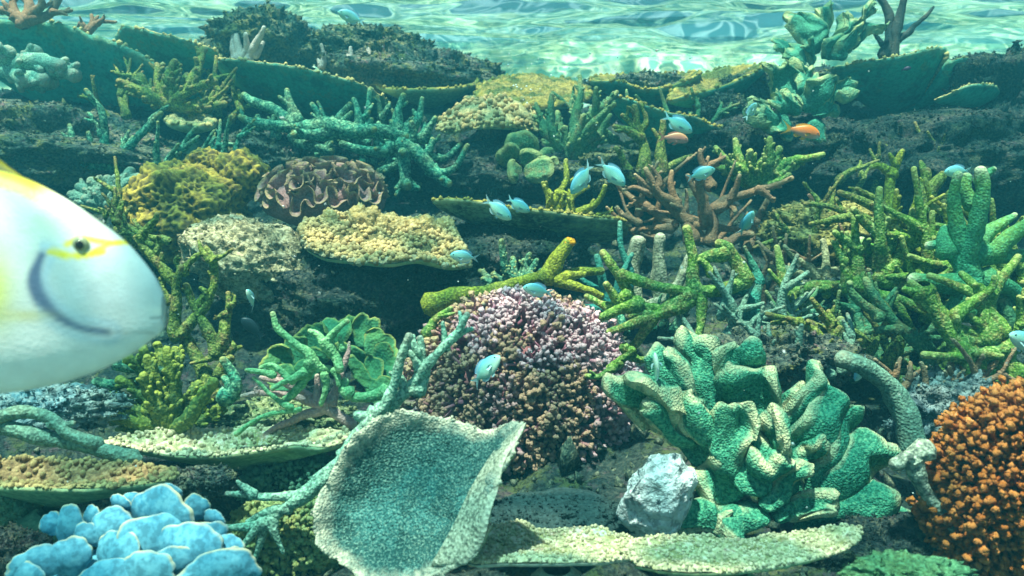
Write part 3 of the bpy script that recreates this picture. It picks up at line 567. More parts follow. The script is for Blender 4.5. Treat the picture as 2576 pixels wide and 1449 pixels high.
table('plate_coral', 'largest teal plate coral, sweeping down from the top left corner', 3.0,
      [(-90, 70, -40), (0, 48, -60), (120, 55, -70), (250, 92, -70), (350, 132, -70), (430, 178, -60), (520, 215, -30), (570, 245, 60), (420, 225, 300), (220, 170, 390), (0, 130, 360), (-110, 110, 150)],
      (300, 330, 160), PLATE, UNDER, 21, 7, stalk=[(300, 400, 190), 80], power=1.9, topbump=.7)
table('plate_coral', 'short teal plate coral with a bumpy yellow rim against the bright water', 3.2,
      [(298, 80, 0), (330, 68, -40), (400, 84, -60), (470, 102, -60), (520, 118, -50), (555, 142, 0), (540, 165, 160), (440, 152, 240), (350, 125, 210), (300, 105, 90)],
      (430, 195, 120), PLATE, UNDER, 22, 7, stalk=[(440, 280, 140), 55], power=1.5, ragged=.05, topbump=.9)
table('plate_coral', 'long smooth teal plate coral sloping down above the teal fingers', 2.95,
      [(548, 152, 0), (600, 150, -50), (680, 158, -70), (740, 168, -80), (800, 180, -80), (860, 196, -70), (920, 218, -50), (970, 250, 0), (960, 280, 130), (850, 255, 260), (700, 222, 290), (580, 196, 180)],
      (770, 295, 130), PLATE, UNDER, 23, 7, stalk=[(780, 390, 170), 75], power=1.7, topbump=.8)
table('plate_coral', 'brown plate coral with a wavy yellow rim in front of the ridge', 3.1,
      [(950, 212, 0), (1010, 204, 110), (1080, 207, 130), (1150, 200, 120), (1207, 206, 40), (1185, 216, -40), (1130, 222, -70), (1070, 224, -80), (1000, 226, -60), (960, 220, -20)],
      (1085, 262, 40), PLATEY, UNDERP, 24, 7, stalk=[(1090, 330, 60), 45], power=1.4, ragged=.05, topbump=.9)
table('plate_coral', 'rough mustard plate coral full of small pits', 2.95,
      [(1198, 235, 0), (1230, 206, 120), (1300, 196, 210), (1380, 198, 230), (1450, 212, 180), (1485, 240, 60), (1440, 266, -50), (1350, 270, -90), (1265, 262, -70), (1212, 250, -40)],
      (1340, 226, 60), PLATEY, UNDERP, 25, 9, stalk=[(1345, 330, 80), 60], rough=1.3, rscale=36, topbump=1.4)
table('mushroom_plate_coral', 'sandy mushroom shaped plate coral with a knobbly top on a brown stalk', 2.75,
      [(1104, 326, 0), (1130, 296, 80), (1180, 268, 160), (1240, 256, 200), (1300, 266, 170), (1350, 292, 90), (1372, 326, 0), (1330, 330, -60), (1270, 322, -110), (1200, 322, -90), (1140, 334, -50)],
      (1243, 266, 30), PLATE, UNDERP, 26, 8, stalk=[(1232, 330, 60), (1225, 420, 80), 34], stalk_mat=PLATEB, power=2.2, rough=1.2, rscale=42, topbump=1.2, nubs=(330, 6.5, NUB, 260))
table('plate_coral', 'low plate coral with a yellow rim on dark crest rock', 3.15,
      [(1484, 203, 0), (1560, 206, -50), (1620, 224, -60), (1690, 216, -60), (1740, 197, -30), (1764, 182, 20), (1720, 186, 150), (1600, 188, 220), (1510, 190, 130)],
      (1625, 262, 80), PLATEY, UNDER, 27, 7, stalk=[(1630, 320, 90), 50], power=1.5, topbump=.9)
table('plate_coral', 'tilted plate coral with mossy yellow top rising toward the leafy coral', 2.95,
      [(1678, 252, 0), (1720, 242, -30), (1800, 224, -40), (1870, 196, -30), (1928, 166, 0), (1900, 164, 130), (1830, 170, 190), (1760, 190, 170), (1700, 218, 90)],
      (1805, 262, 80), PLATEY, UNDER, 28, 7, stalk=[(1810, 330, 100), 45], power=1.4, topbump=.9)
table('plate_coral', 'arched thin plate coral with a dark hollow beneath', 2.7,
      [(1540, 268, 40), (1570, 246, 0), (1640, 270, -40), (1700, 286, -50), (1740, 292, -50), (1790, 314, -40), (1848, 332, 0), (1825, 350, 160), (1700, 330, 260), (1590, 300, 200)],
      (1690, 385, 140), PLATEY, UNDER, 29, 6, stalk=[(1690, 440, 160), 40], power=1.8)
table('plate_coral', 'largest plate coral at the right, dark teal below with a ragged pale rim', 2.85,
      [(2092, 172, 0), (2150, 158, -40), (2220, 148, -60), (2300, 132, -70), (2350, 120, -60), (2380, 122, -30), (2392, 150, -50), (2430, 142, -60), (2465, 150, -40), (2490, 180, 0), (2480, 215, 90), (2400, 240, 230), (2250, 235, 300), (2120, 205, 160)],
      (2270, 295, 160), PLATE, UNDER, 30, 7, stalk=[(2260, 360, 190), 75], power=1.7)
table('plate_coral', 'small thin blade of plate coral pointing left beneath the largest right plate', 2.65,
      [(2352, 252, 0), (2400, 231, -30), (2440, 213, -30), (2500, 214, 0), (2512, 240, 90), (2440, 252, 110), (2390, 257, 40)],
      (2455, 262, 50), PLATE, UNDER, 31, 5, stalk=[(2470, 330, 80), 30])
table('plate_coral', 'small tan crusted plate below the brown green bushy coral', 2.7,
      [(418, 300, 0), (450, 288, 70), (500, 292, 70), (542, 305, 10), (530, 318, -50), (480, 316, -60), (430, 312, -40)],
      (480, 322, 10), PLATE, UNDERP, 32, 9, stalk=[(485, 380, 30), 30], rough=1.1, rscale=40, topbump=1.2)

branching('staghorn_coral', 'brown staghorn branches in the top left corner above the largest plate', 'coral', 2.85,
      [([(60, 62), (80, 30), (70, -10)], 16, 10), ([(60, 62), (20, 35), (-20, 22)], 15, 9), ([(70, 50), (120, 30), (150, -8)], 14, 9), ([(75, 45), (105, 18), (100, -20)], 12, 7), ([(130, 30), (165, 28), (180, 26)], 8, 5), ([(40, 48), (30, 15), (35, -15)], 12, 8)], BROWN, 41, twigs=2)
branching('staghorn_coral', 'small brown staghorn sprig perched on the largest plate rim', 'coral', 2.95,
      [([(215, 82), (228, 62), (230, 38)], 8, 5), ([(215, 82), (250, 58), (292, 55)], 9, 4), ([(215, 80), (205, 60), (196, 66)], 7, 4), ([(245, 62), (258, 50), (262, 42)], 6, 4)], BROWN, 42, twigs=1)
branching('stick_coral', 'pale upright stick coral in front of the tall algae boulder', 'coral', 3.2,
      [([(600, 150), (595, 110), (592, 84)], 12, 9), ([(625, 150), (640, 110), (664, 70)], 11, 7), ([(610, 150), (620, 120), (618, 86)], 9, 7), ([(640, 140), (655, 118), (662, 108)], 8, 6), ([(590, 150), (585, 110), (587, 86)], 8, 6)], STICK, 43)
for k, (x, y, h) in enumerate([(808, 158, 45), (882, 146, 26), (925, 150, 30)]):
    branching('stick_coral', ['tallest lone white finger of coral before the low algae boulder', 'stubbiest lone white finger of coral before the low algae boulder', 'lone white finger of coral nearest the brown ridge'][k], 'coral', 3.15, [([(x, y + 12), (x + 2, y - h * .5), (x, y - h)], 8, 5), ([(x - 2, y + 5), (x - 8, y - 8)], 6, 4)], STICK, 44 + k, group='lone white fingers', lean=.1)
bush('lumpy_coral', 'pale teal knobbly coral hanging under the largest plate', 'coral', 2.8, (20, 175), [(188, 190, -20), (150, 165, -40), (110, 200, -40), (60, 150, -30), (20, 130, -30), (90, 130, 0), (130, 205, 0), (-20, 150, -20), (60, 205, -40), (170, 172, 10)], GREYG, 48, r0=20, r1=18, side=6, side_len=1.5, tip=.3)
branching('finger_coral', 'slender teal coral with three upright stems on the brown ledge', 'coral', 2.55,
      [([(262, 425), (258, 350), (252, 285), (234, 250), (216, 226)], 14, 6), ([(258, 340), (240, 310), (222, 285)], 9, 5), ([(215, 425), (190, 390), (184, 350), (175, 315)], 12, 7), ([(285, 420), (320, 372), (365, 322), (405, 285)], 14, 8), ([(300, 395), (312, 355), (325, 330)], 7, 5), ([(240, 420), (232, 370), (222, 335)], 11, 7), ([(255, 425), (215, 432), (200, 440)], 13, 9), ([(380, 305), (400, 290), (412, 272)], 8, 6)], TEAL, 49, base=(255, 428), twigs=1, lean=.25)
bush('bushy_coral', 'brownish green bushy coral under the short and long plates', 'coral', 2.75, (430, 265), [(512, 124), (440, 155), (395, 165), (300, 205), (330, 230), (560, 240), (565, 262), (540, 205), (470, 190), (390, 255), (500, 262), (350, 190), (430, 195)], OLIVE, 50, r0=13, r1=9, side=11, side_len=2.0, knob=.5)

TF = branching('finger_coral', 'thick teal finger coral spreading in tiers over dark rock', 'coral', 2.62,
      [([(745, 312), (700, 277), (650, 258), (614, 240)], 18, 11), ([(747, 307), (728, 267), (722, 228)], 17, 9), ([(830, 318), (750, 322), (683, 320), (633, 310), (606, 294)], 20, 10), ([(653, 325), (650, 305), (648, 292)], 11, 7), ([(694, 345), (690, 318), (688, 293)], 13, 7), ([(850, 330), (790, 335), (740, 338)], 16, 12), ([(740, 338), (767, 363), (833, 378)], 16, 13), ([(745, 350), (740, 335), (737, 328)], 10, 7),
       ([(830, 320), (900, 330), (960, 335), (1020, 345)], 22, 20), ([(925, 330), (925, 293), (932, 224)], 11, 8), ([(1000, 335), (998, 285), (1015, 240)], 15, 9), ([(1020, 340), (1049, 300), (1062, 248)], 16, 7), ([(955, 370), (953, 335), (953, 310)], 13, 8), ([(1002, 368), (1002, 325), (1002, 297)], 15, 9), ([(1035, 360), (1040, 330), (1035, 308)], 12, 8), ([(1060, 350), (1075, 325), (1095, 297)], 14, 8), ([(930, 340), (930, 315), (935, 300)], 10, 6),
       ([(985, 365), (955, 378), (908, 380), (860, 362)], 16, 10), ([(890, 378), (895, 360), (905, 352)], 10, 8), ([(1010, 365), (1038, 378), (1072, 410), (1105, 438), (1150, 420), (1176, 366)], 22, 7), ([(1085, 425), (1110, 448), (1128, 462)], 16, 13), ([(1040, 372), (1085, 392), (1125, 396), (1160, 362)], 15, 6), ([(1012, 360), (1020, 417), (1024, 466)], 20, 17), ([(1024, 460), (1040, 470), (1052, 474)], 14, 8), ([(1020, 460), (1005, 470), (998, 474)], 14, 8), ([(1015, 400), (1015, 375), (1016, 356)], 13, 8), ([(1010, 410), (985, 425), (955, 430)], 13, 10), ([(985, 425), (978, 400), (978, 386)], 12, 8), ([(1075, 385), (1085, 365), (1088, 352)], 11, 9),
       ([(850, 330), (860, 290), (880, 262)], 14, 8), ([(900, 330), (905, 285), (890, 250)], 13, 8), ([(800, 330), (800, 290), (785, 262)], 13, 7)], TEAL, 51, base=(960, 372), twigs=1, twig_len=2.2, lean=.5)
bush('pinnate_coral', 'feathery green coral with tall tapering stems beside the mushroom plate', 'coral', 2.6, (1440, 398), [(1458, 192), (1545, 262), (1552, 232), (1388, 238), (1348, 262), (1500, 222), (1342, 292), (1402, 282), (1535, 290), (1420, 320), (1470, 290), (1515, 330), (1365, 330), (1440, 250)], DEEPG, 52, r0=13, r1=6, side=13, side_len=1.9, tip=.25)
fronds('lobe_coral', 'green rounded lobes clustered under the mushroom shaped plate', 2.6, (1325, 430),
      [((1310, 430, 20), (1262, 365, -10), 30, (-.3, -1, .3)), ((1330, 430, 20), (1300, 335, 20), 42, (.1, -1, .2)), ((1320, 440, -10), (1395, 425, -40), 34, (.1, -1, .5)), ((1310, 440, 0), (1275, 430, -30), 30, (-.2, -1, .5)), ((1335, 425, 10), (1400, 385, 0), 26, (.4, -1, .2)), ((1325, 425, 0), (1345, 375, -20), 30, (0, -1, .1)), ((1340, 440, 0), (1412, 405, -10), 16, (.2, -1, .2))], DEEPG, 53, thick=11, lobes=1, lobe_depth=.05, round_=.8, wb=.6, rimw=.2)
fronds('leafy_coral', 'upright pale green leafy coral reaching for the surface', 2.75, (2060, 170),
      [((2060, 150), (2005, 28, 20), 50, (0, -1, .1)), ((2055, 140, 20), (2078, 2, 40), 20, (.3, -1, 0)), ((2080, 150, -10), (2128, 50, -10), 26, (.4, -1, .2)), ((2090, 165, 0), (2172, 20, 20), 18, (.5, -1, .1)), ((2085, 175, -30), (2160, 60, -50), 24, (.5, -1, .2)), ((2020, 150, -20), (1950, 108, -40), 26, (-.4, -1, .3)), ((2120, 130, 10), (2218, 62, 20), 16, (.3, -1, .3)), ((2070, 160, -30), (2030, 100, -60), 26, (0, -1, .4)), ((2100, 160, -20), (2100, 90, -30), 26, (.2, -1, .3)), ((2040, 165, -30), (1985, 128, -50), 30, (-.1, -1, .5))], ELK2, 54, thick=10, lobe_depth=.12, wb=.65, wide=.85, round_=.75, short=.85, warp=(13, 45))
fronds('leafy_coral', 'lower teal leafy coral with knobbly pale edges behind the orange fish', 2.6, (2000, 300),
      [((2010, 280), (1955, 165, 0), 55, (-.2, -1, .1)), ((2020, 270, -20), (2045, 170, -10), 48, (.2, -1, .2)), ((2000, 290, -30), (2090, 190, -50), 34, (.5, -1, .5)), ((2020, 290, -30), (2152, 212, -60), 28, (.3, -1, .8)), ((1990, 300, -30), (1930, 240, -60), 24, (-.3, -1, .4)), ((1985, 300, -40), (1960, 238, -70), 20, (0, -1, .4)), ((1995, 300, -40), (1990, 240, -70), 20, (0, -1, .4)), ((1990, 310, -30), (1868, 282, -60), 30, (-.3, -1, .6)), ((2000, 310, -40), (1925, 322, -70), 30, (-.2, -1, .7)), ((2030, 300, -30), (2110, 262, -50), 34, (.3, -1, .7)), ((2010, 320, -30), (2060, 350, -50), 40, (.2, -1, .6)), ((1990, 330, -20), (1960, 345, -40), 30, (-.2, -1, .5))], ELK2, 55, thick=11, lobe_depth=.12, wb=.7, rimw=.16, wide=.85, round_=.75, short=.85, warp=(13, 45))
branching('black_branch_coral', 'bare black branches standing against the bright water', 'coral', 2.8,
      [([(2222, 142), (2232, 95), (2238, 50), (2225, 20), (2210, -12)], 13, 9), ([(2240, 142), (2252, 90), (2262, 40), (2275, -12)], 14, 10), ([(2250, 105), (2290, 75), (2325, 48), (2348, 18)], 9, 4), ([(2245, 120), (2240, 95), (2236, 84)], 8, 6), ([(2225, 120), (2205, 95), (2200, 80)], 7, 5)], BLACKB, 56, base=(2230, 150), lean=.1)
bush('acropora_coral', 'yellow green clump with stubby side fingers below the orange fish', 'coral', 2.35, (1905, 470), [(1800, 372), (1850, 352), (1888, 380), (1936, 348), (2070, 388), (1995, 412), (1822, 398), (1930, 390), (2015, 398), (1960, 372), (1800, 420), (1870, 410), (1985, 440)], GREEN, 57, r0=13, r1=7, side=10, side_len=2.0, tip=.25)
branching('staghorn_coral', 'greenish staghorn with three stout stems left of the brown staghorn', 'coral', 2.4,
      [([(1622, 440), (1618, 380), (1600, 320), (1596, 268)], 17, 9), ([(1612, 350), (1580, 330), (1545, 318)], 13, 7), ([(1665, 440), (1660, 370), (1668, 305)], 14, 9), ([(1600, 450), (1570, 405), (1550, 372)], 12, 8), ([(1600, 330), (1575, 300), (1566, 290)], 10, 7), ([(1650, 440), (1700, 410), (1740, 395)], 13, 9), ([(1605, 340), (1625, 310), (1612, 262)], 9, 5)], OLIVE, 58, base=(1625, 450), twigs=1, lean=.2)
ST = branching('staghorn_coral', 'brown pink staghorn thicket with pale tips', 'coral', 2.1,
      [([(1785, 610), (1790, 560), (1800, 520), (1850, 492), (1900, 480), (1950, 468), (1992, 448)], 16, 7), ([(1905, 478), (1925, 490), (1945, 505)], 11, 7), ([(1800, 525), (1838, 500), (1860, 442)], 12, 7), ([(1740, 610), (1725, 545), (1700, 510), (1660, 485), (1625, 425)], 17, 8), ([(1705, 512), (1690, 470), (1690, 432)], 11, 7), ([(1775, 560), (1770, 510), (1762, 460), (1760, 430)], 15, 9), ([(1765, 500), (1745, 470), (1730, 442)], 11, 7), ([(1700, 566), (1659, 543), (1612, 513), (1570, 482)], 12, 7), ([(1640, 530), (1612, 505), (1580, 520)], 9, 6), ([(1735, 560), (1680, 520), (1640, 478), (1598, 440)], 13, 6), ([(1609, 563), (1585, 550), (1566, 540)], 8, 6), ([(1690, 575), (1640, 574), (1592, 580)], 12, 8), ([(1740, 568), (1820, 575), (1900, 586)], 11, 8), ([(1795, 525), (1830, 515), (1850, 532)], 11, 7), ([(1790, 470), (1772, 420), (1762, 378)], 13, 7), ([(1775, 430), (1800, 410), (1822, 395)], 9, 6), ([(1640, 490), (1600, 470), (1568, 478)], 9, 5), ([(1655, 470), (1650, 440), (1640, 420)], 8, 5), ([(1880, 630), (1905, 560), (1930, 505)], 13, 8), ([(1905, 560), (1890, 545), (1880, 540)], 8, 6), ([(1800, 640), (1850, 600), (1890, 590)], 14, 10), ([(1930, 640), (1960, 655), (2000, 672)], 11, 8)], BROWN, 59, base=(1770, 620), twigs=2, twig_len=2.6, lean=.45)
branching('twig_coral', 'mustard yellow twig coral standing on the plate with dark patches', 'coral', 2.15,
      [([(1385, 540), (1378, 500), (1370, 468)], 9, 7), ([(1383, 512), (1408, 480), (1422, 450), (1424, 404)], 12, 7), ([(1432, 540), (1440, 500), (1444, 478)], 11, 9), ([(1385, 535), (1420, 510), (1450, 490), (1480, 470)], 9, 6), ([(1455, 535), (1490, 520), (1512, 495), (1522, 468)], 10, 7), ([(1385, 490), (1372, 475), (1366, 460)], 8, 6), ([(1500, 540), (1520, 536), (1540, 530)], 7, 4), ([(1400, 485), (1425, 490), (1432, 505)], 9, 8)], MUSTARD, 60, base=(1430, 545), twigs=1, lean=.25)
PJ = table('plate_coral', 'long pale green plate coral tilted to show a blackened underside', 2.15,
      [(1090, 508, 0), (1130, 500, -40), (1200, 506, -60), (1280, 520, -70), (1350, 528, -70), (1420, 536, -60), (1490, 545, -40), (1568, 556, 0), (1570, 592, 120), (1480, 606, 200), (1380, 592, 230), (1260, 570, 200), (1150, 540, 110)],
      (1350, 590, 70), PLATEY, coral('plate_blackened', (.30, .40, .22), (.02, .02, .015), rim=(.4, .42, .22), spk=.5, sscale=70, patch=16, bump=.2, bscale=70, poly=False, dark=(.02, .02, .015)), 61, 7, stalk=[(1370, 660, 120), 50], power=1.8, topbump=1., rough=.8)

# ---------------------------------------------------------------- middle of the reef
def honeycomb():
    d = 2.2; s = d / F; o = thing('honeycomb_coral', 'mustard coral of three rounded heads pitted like honeycomb', 'coral', W((455, 640), d))
    for k, (x, y, w, h, dz) in enumerate([(455, 530, 145, 112, 0), (612, 445, 62, 62, 60), (520, 412, 52, 36, 70), (385, 560, 72, 76, -30), (540, 575, 66, 62, -10), (450, 455, 70, 38, -10)]):
        put('head', blob(W((x, y, dz), d), np.array([w, min(w, h) * 1.15, h]) * s, 6 if k == 0 else 5, .22, 1.7, 3, 70 + k, cells=1 / (16 * s), cell_amp=.085, lump=(2.4, .3)), HONEY, o)
honeycomb()
def folded():
    d = 2.25; s = d / F; c = W((815, 500), d); ax = np.array([172, 130, 88]) * s; o = thing('folded_coral', 'mauve brain like coral of deep ruffled folds', 'coral', W((815, 565), d)); rs = np.random.default_rng(5)
    put('core', blob(c, ax * .86, 4, .12, 1.5, 3, 75), MAUVE, o)
    # folds run round the mound in wandering lines from the crown to the foot
    for k, (ph0, a0, a1) in enumerate([(.25, -3.1, 3.1), (.55, -3.0, -1.7), (.55, -1.5, .1), (.58, .3, 2.9), (.85, -3.1, -2.0), (.86, -1.9, -1.0), (.85, -.9, .2), (.9, .3, 1.6), (1.12, -3.2, -2.3), (1.13, -2.2, -1.55), (1.12, -1.45, -.7), (1.12, -.6, .1), (1.15, .2, 1.2), (1.4, -3.0, -2.1), (1.4, -2.0, -1.2), (1.4, -1.1, -.2), (1.4, -.1, .8), (1.62, -2.9, -2.0), (1.62, -1.9, -1.1), (1.62, -1.0, -.2), (.4, -2.2, -.9), (.7, -2.6, -1.8), (.72, -1.2, -.3), (1.0, -1.9, -1.3)]):
        n = max(8, int((a1 - a0) * 7 * math.sin(ph0) + 5)); a = np.linspace(a0, a1, n); ph = ph0 + .13 * np.sin(np.arange(n) * 1.9 + rs.uniform(0, 6)) + rs.normal(size=n) * .03
        nn = np.stack([np.cos(a) * np.sin(ph), np.sin(a) * np.sin(ph), np.cos(ph)], 1); L = np.linalg.norm(np.diff(nn * ax, axis=0), axis=1).sum()
        put('fold', ribbon(c + nn * ax * .82, nn / ax + np.array([0, 0, .25]) / ax, 30 * s, 2.6 * s, 80 + k, .42, 8, int(max(24, L / s / 4))), MAUVE, o)
folded()
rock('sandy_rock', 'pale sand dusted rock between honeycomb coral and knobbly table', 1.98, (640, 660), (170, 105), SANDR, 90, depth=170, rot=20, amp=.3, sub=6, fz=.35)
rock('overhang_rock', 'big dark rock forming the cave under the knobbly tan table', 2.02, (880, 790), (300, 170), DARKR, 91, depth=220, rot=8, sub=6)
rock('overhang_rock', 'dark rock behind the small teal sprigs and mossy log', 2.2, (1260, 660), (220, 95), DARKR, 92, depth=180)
table('knobbly_table_coral', 'tan table coral thickly studded with rounded knobs', 1.95,
      [(752, 578, 20), (790, 552, 90), (860, 545, 150), (940, 548, 180), (1040, 555, 170), (1120, 575, 110), (1150, 600, 40), (1180, 660, -50), (1140, 672, -90), (1060, 655, -130), (980, 664, -150), (900, 658, -140), (820, 650, -100), (775, 628, -60), (765, 605, -20)],
      (960, 622, 20), coral('knob_base', (.16, .13, .05), (.11, .10, .05), rim=(.5, .5, .35), spk=.6), UNDERP, 93, 10, stalk=[(960, 720, 60), 90], stalk_mat=DARKR, power=1.3, rough=1.2, rscale=40, topbump=1.1, lump=(9., 1.6), nubs=(1500, 7.0, NUB, 300))
def crest_knobs():
    d = 2.0; s = d / F; o = thing('knob_coral', 'row of larger rounded tan knobs rising behind the knobbly table', 'coral', W((960, 580), d)); v, T = ico(4)
    for k, (x, y, r) in enumerate([(790, 572, 26), (830, 545, 26), (905, 537, 28), (935, 545, 30), (960, 560, 26), (1000, 565, 26), (1040, 570, 26), (1075, 560, 26), (860, 570, 22), (1120, 565, 28), (1135, 590, 26), (985, 545, 20)]):
        put('knob', blob(W((x, y + 14, 40), d), np.array([r, r, r * 1.35]) * s, 4, .2, 2.0, 3, 95 + k, cells=1 / (8 * s), cell_amp=-.12, lump=(3., .3)), NUB, o)
crest_knobs()
branching('log_coral', 'fallen mossy green coral limb with a broken orange stub', 'coral', 1.8,
      [([(1078, 768), (1109, 757), (1159, 742), (1225, 733), (1292, 716), (1359, 703), (1409, 696), (1459, 682), (1512, 682)], 27, 13), ([(1368, 700), (1405, 650), (1430, 612)], 21, 18), ([(1399, 705), (1442, 723), (1512, 745)], 16, 11), ([(1409, 703), (1398, 690), (1390, 678)], 13, 7), ([(1410, 700), (1440, 694), (1470, 690)], 15, 10), ([(1215, 738), (1235, 746), (1248, 748)], 14, 9)], MUSTARD, 100, base=(1250, 760), knob=.12, bump=.28, lean=.12, tip=.03, m=16)
_lg = [o for o in bpy.data.objects if o.name.startswith('log_coral')][0]
put('broken_end', blob(W((1433, 609), 1.8), np.array([15, 13, 11]) * 1.8 / F, 3, .5, 2.2, 3, 101), coral('orange_stub', (.55, .30, .04), (.40, .18, .03), spk=.5, patch=60), _lg)
branching('twig_coral', 'short green twig at the left edge of the pink bush', 'coral', 1.65, [([(1072, 842), (1102, 803), (1134, 776)], 13, 9)], GREEN, 102, twigs=1, lean=.1)
bush('sprig_coral', 'small teal sprigs sprouting behind the mossy log', 'coral', 1.95, (1305, 722), [(1262, 606), (1332, 640), (1350, 655), (1318, 655), (1290, 650), (1208, 682), (1215, 702), (1240, 690), (1365, 680), (1340, 690), (1275, 680)], TEAL, 103, r0=11, r1=7, side=9, side_len=1.6, tip=.2)
bush('sprig_coral', 'dark teal sprigs in the shade above the pink bush', 'coral', 1.75, (1330, 790), [(1270, 745), (1300, 752), (1345, 760), (1390, 752), (1250, 775), (1420, 770), (1365, 748)], DEEPG, 104, r0=9, r1=6, side=8, side_len=1.8)
branching('finger_coral', 'blue green fingers crossing behind the green staghorn', 'coral', 1.85,
      [([(1545, 770), (1530, 735), (1515, 683), (1502, 645)], 14, 9), ([(1535, 755), (1500, 728), (1465, 703)], 13, 8), ([(1540, 780), (1459, 773), (1409, 763)], 14, 9), ([(1560, 770), (1590, 700), (1565, 640), (1560, 560)], 14, 7), ([(1545, 760), (1562, 700), (1590, 640)], 12, 7)], coral('blue_green_finger', (.05, .21, .19), (.07, .25, .17), rim=(.2, .36, .26), spk=.5, dark=(.02, .08, .08)), 105, base=(1545, 785), lean=.2)
branching('column_coral', 'two old grey encrusted columns beside the green staghorn', 'coral', 1.98, [([(1610, 790), (1604, 700), (1606, 612)], 32, 26), ([(1668, 780), (1664, 690), (1660, 600)], 24, 20), ([(1640, 780), (1700, 720), (1740, 640)], 18, 12)], coral('grey_column', (.27, .29, .2), (.16, .22, .14), rim=(.42, .42, .32), spk=.8, sscale=90, patch=14, pale=(.5, .5, .4)), 106, lean=.05, bump=.35)
branching('staghorn_coral', 'bright green staghorn with pale blunt tips beside the pink bush', 'coral', 1.68,
      [([(1745, 740), (1672, 780), (1649, 776), (1602, 760), (1579, 730), (1552, 683), (1517, 636)], 19, 12), ([(1560, 690), (1625, 710), (1700, 735), (1760, 730), (1827, 720), (1877, 712)], 14, 19), ([(1877, 712), (1855, 665), (1830, 628), (1808, 612)], 20, 13), ([(1828, 632), (1784, 640), (1742, 664)], 18, 12), ([(1748, 735), (1740, 680), (1736, 626), (1727, 575)], 16, 13), ([(1745, 720), (1760, 766), (1767, 816), (1754, 862)], 17, 10), ([(1610, 765), (1560, 772), (1525, 790), (1483, 813)], 18, 11), ([(1580, 764), (1545, 768), (1512, 760), (1476, 746)], 15, 10), ([(1720, 765), (1659, 793), (1602, 812), (1542, 833), (1500, 843)], 18, 8), ([(1640, 800), (1619, 843), (1592, 876), (1559, 898)], 15, 11), ([(1645, 795), (1610, 790), (1585, 795)], 12, 8), ([(1790, 690), (1775, 665), (1760, 655)], 12, 9), ([(1580, 740), (1560, 760), (1540, 735), (1525, 715)], 13, 10), ([(1745, 745), (1715, 775), (1690, 778)], 17, 15)], GREEN, 107, base=(1690, 850), twigs=0, lean=.3, tip=.1, knob=.16)
branching('twig_coral', 'thin green twigs poking out at the right edge of the pink bush', 'coral', 1.5, [([(1560, 912), (1512, 946), (1475, 946)], 11, 7), ([(1590, 880), (1560, 910), (1530, 925)], 11, 8), ([(1570, 870), (1600, 900), (1625, 905)], 11, 9)], GREEN, 108, twigs=1)
def pinkvary(n, rs):
    k = fbm(np.array([n]) + 5, 2.1, 2, 3)[0] + .5 * n[2] + .6 * n[0] + rs.normal() * .08
    return 0 if k > .34 else (1 if fbm(np.array([n]) + 9, 2.6, 2, 8)[0] + rs.normal() * .12 > -.12 else 2)
pincushion('bushy_pink_coral', 'great dome of pink branchlets with cream and gold tips', 1.72, (1318, 1000), (272, 232),
      [coral('pink_pale_tip', (.40, .16, .23), (.34, .15, .20), rim=(.74, .56, .57), spk=.2, patch=30, rimfac=1.), coral('pink_gold_tip', (.33, .14, .19), (.28, .12, .16), rim=(.50, .37, .21), spk=.2, patch=30, rimfac=1.), coral('pink_dusky_tip', (.35, .14, .20), (.28, .12, .17), rim=(.58, .42, .38), spk=.2, patch=30, rimfac=1.)],
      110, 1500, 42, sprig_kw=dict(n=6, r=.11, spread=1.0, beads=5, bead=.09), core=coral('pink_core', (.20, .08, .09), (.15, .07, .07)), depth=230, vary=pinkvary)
fronds('cabbage_coral', 'green cabbage coral of scalloped leaves with olive rims in the cave mouth', 1.72, (860, 980),
      [((850, 960, 60), (900, 800, 120), 45, (.1, -1, .1)), ((860, 960, 50), (935, 795, 110), 36, (.2, -1, .1)), ((860, 950, 40), (985, 850, 80), 52, (.3, -1, .5)), ((870, 960, 20), (1000, 905, 40), 50, (.3, -1, .6)), ((860, 970, 0), (965, 945, 0), 60, (.2, -1, .7)), ((850, 960, 10), (905, 880, 30), 62, (.1, -1, .3)), ((840, 960, 40), (840, 800, 90), 46, (0, -1, .2)), ((830, 960, 30), (780, 820, 70), 44, (-.2, -1, .2)), ((820, 970, 20), (720, 860, 30), 50, (-.4, -1, .4)), ((820, 980, 0), (665, 900, -10), 46, (-.3, -1, .5)), ((840, 990, -20), (760, 905, -30), 60, (-.1, -1, .4)), ((870, 980, -10), (925, 930, -10), 60, (.1, -1, .4)), ((860, 1000, -20), (990, 985, -30), 44, (.2, -1, .8)), ((850, 950, 60), (960, 830, 130), 44, (.2, -1, .2)), ((830, 990, -20), (680, 945, -60), 40, (-.2, -1, .8))], CABB, 111, short=.5, wide=1.05, warp=(5, 40), fb=.1, thick=4.5, lobes=3, lobe_depth=.08, cup=.3, wb=.3, knob=.12, rimw=.09, part='leaf')

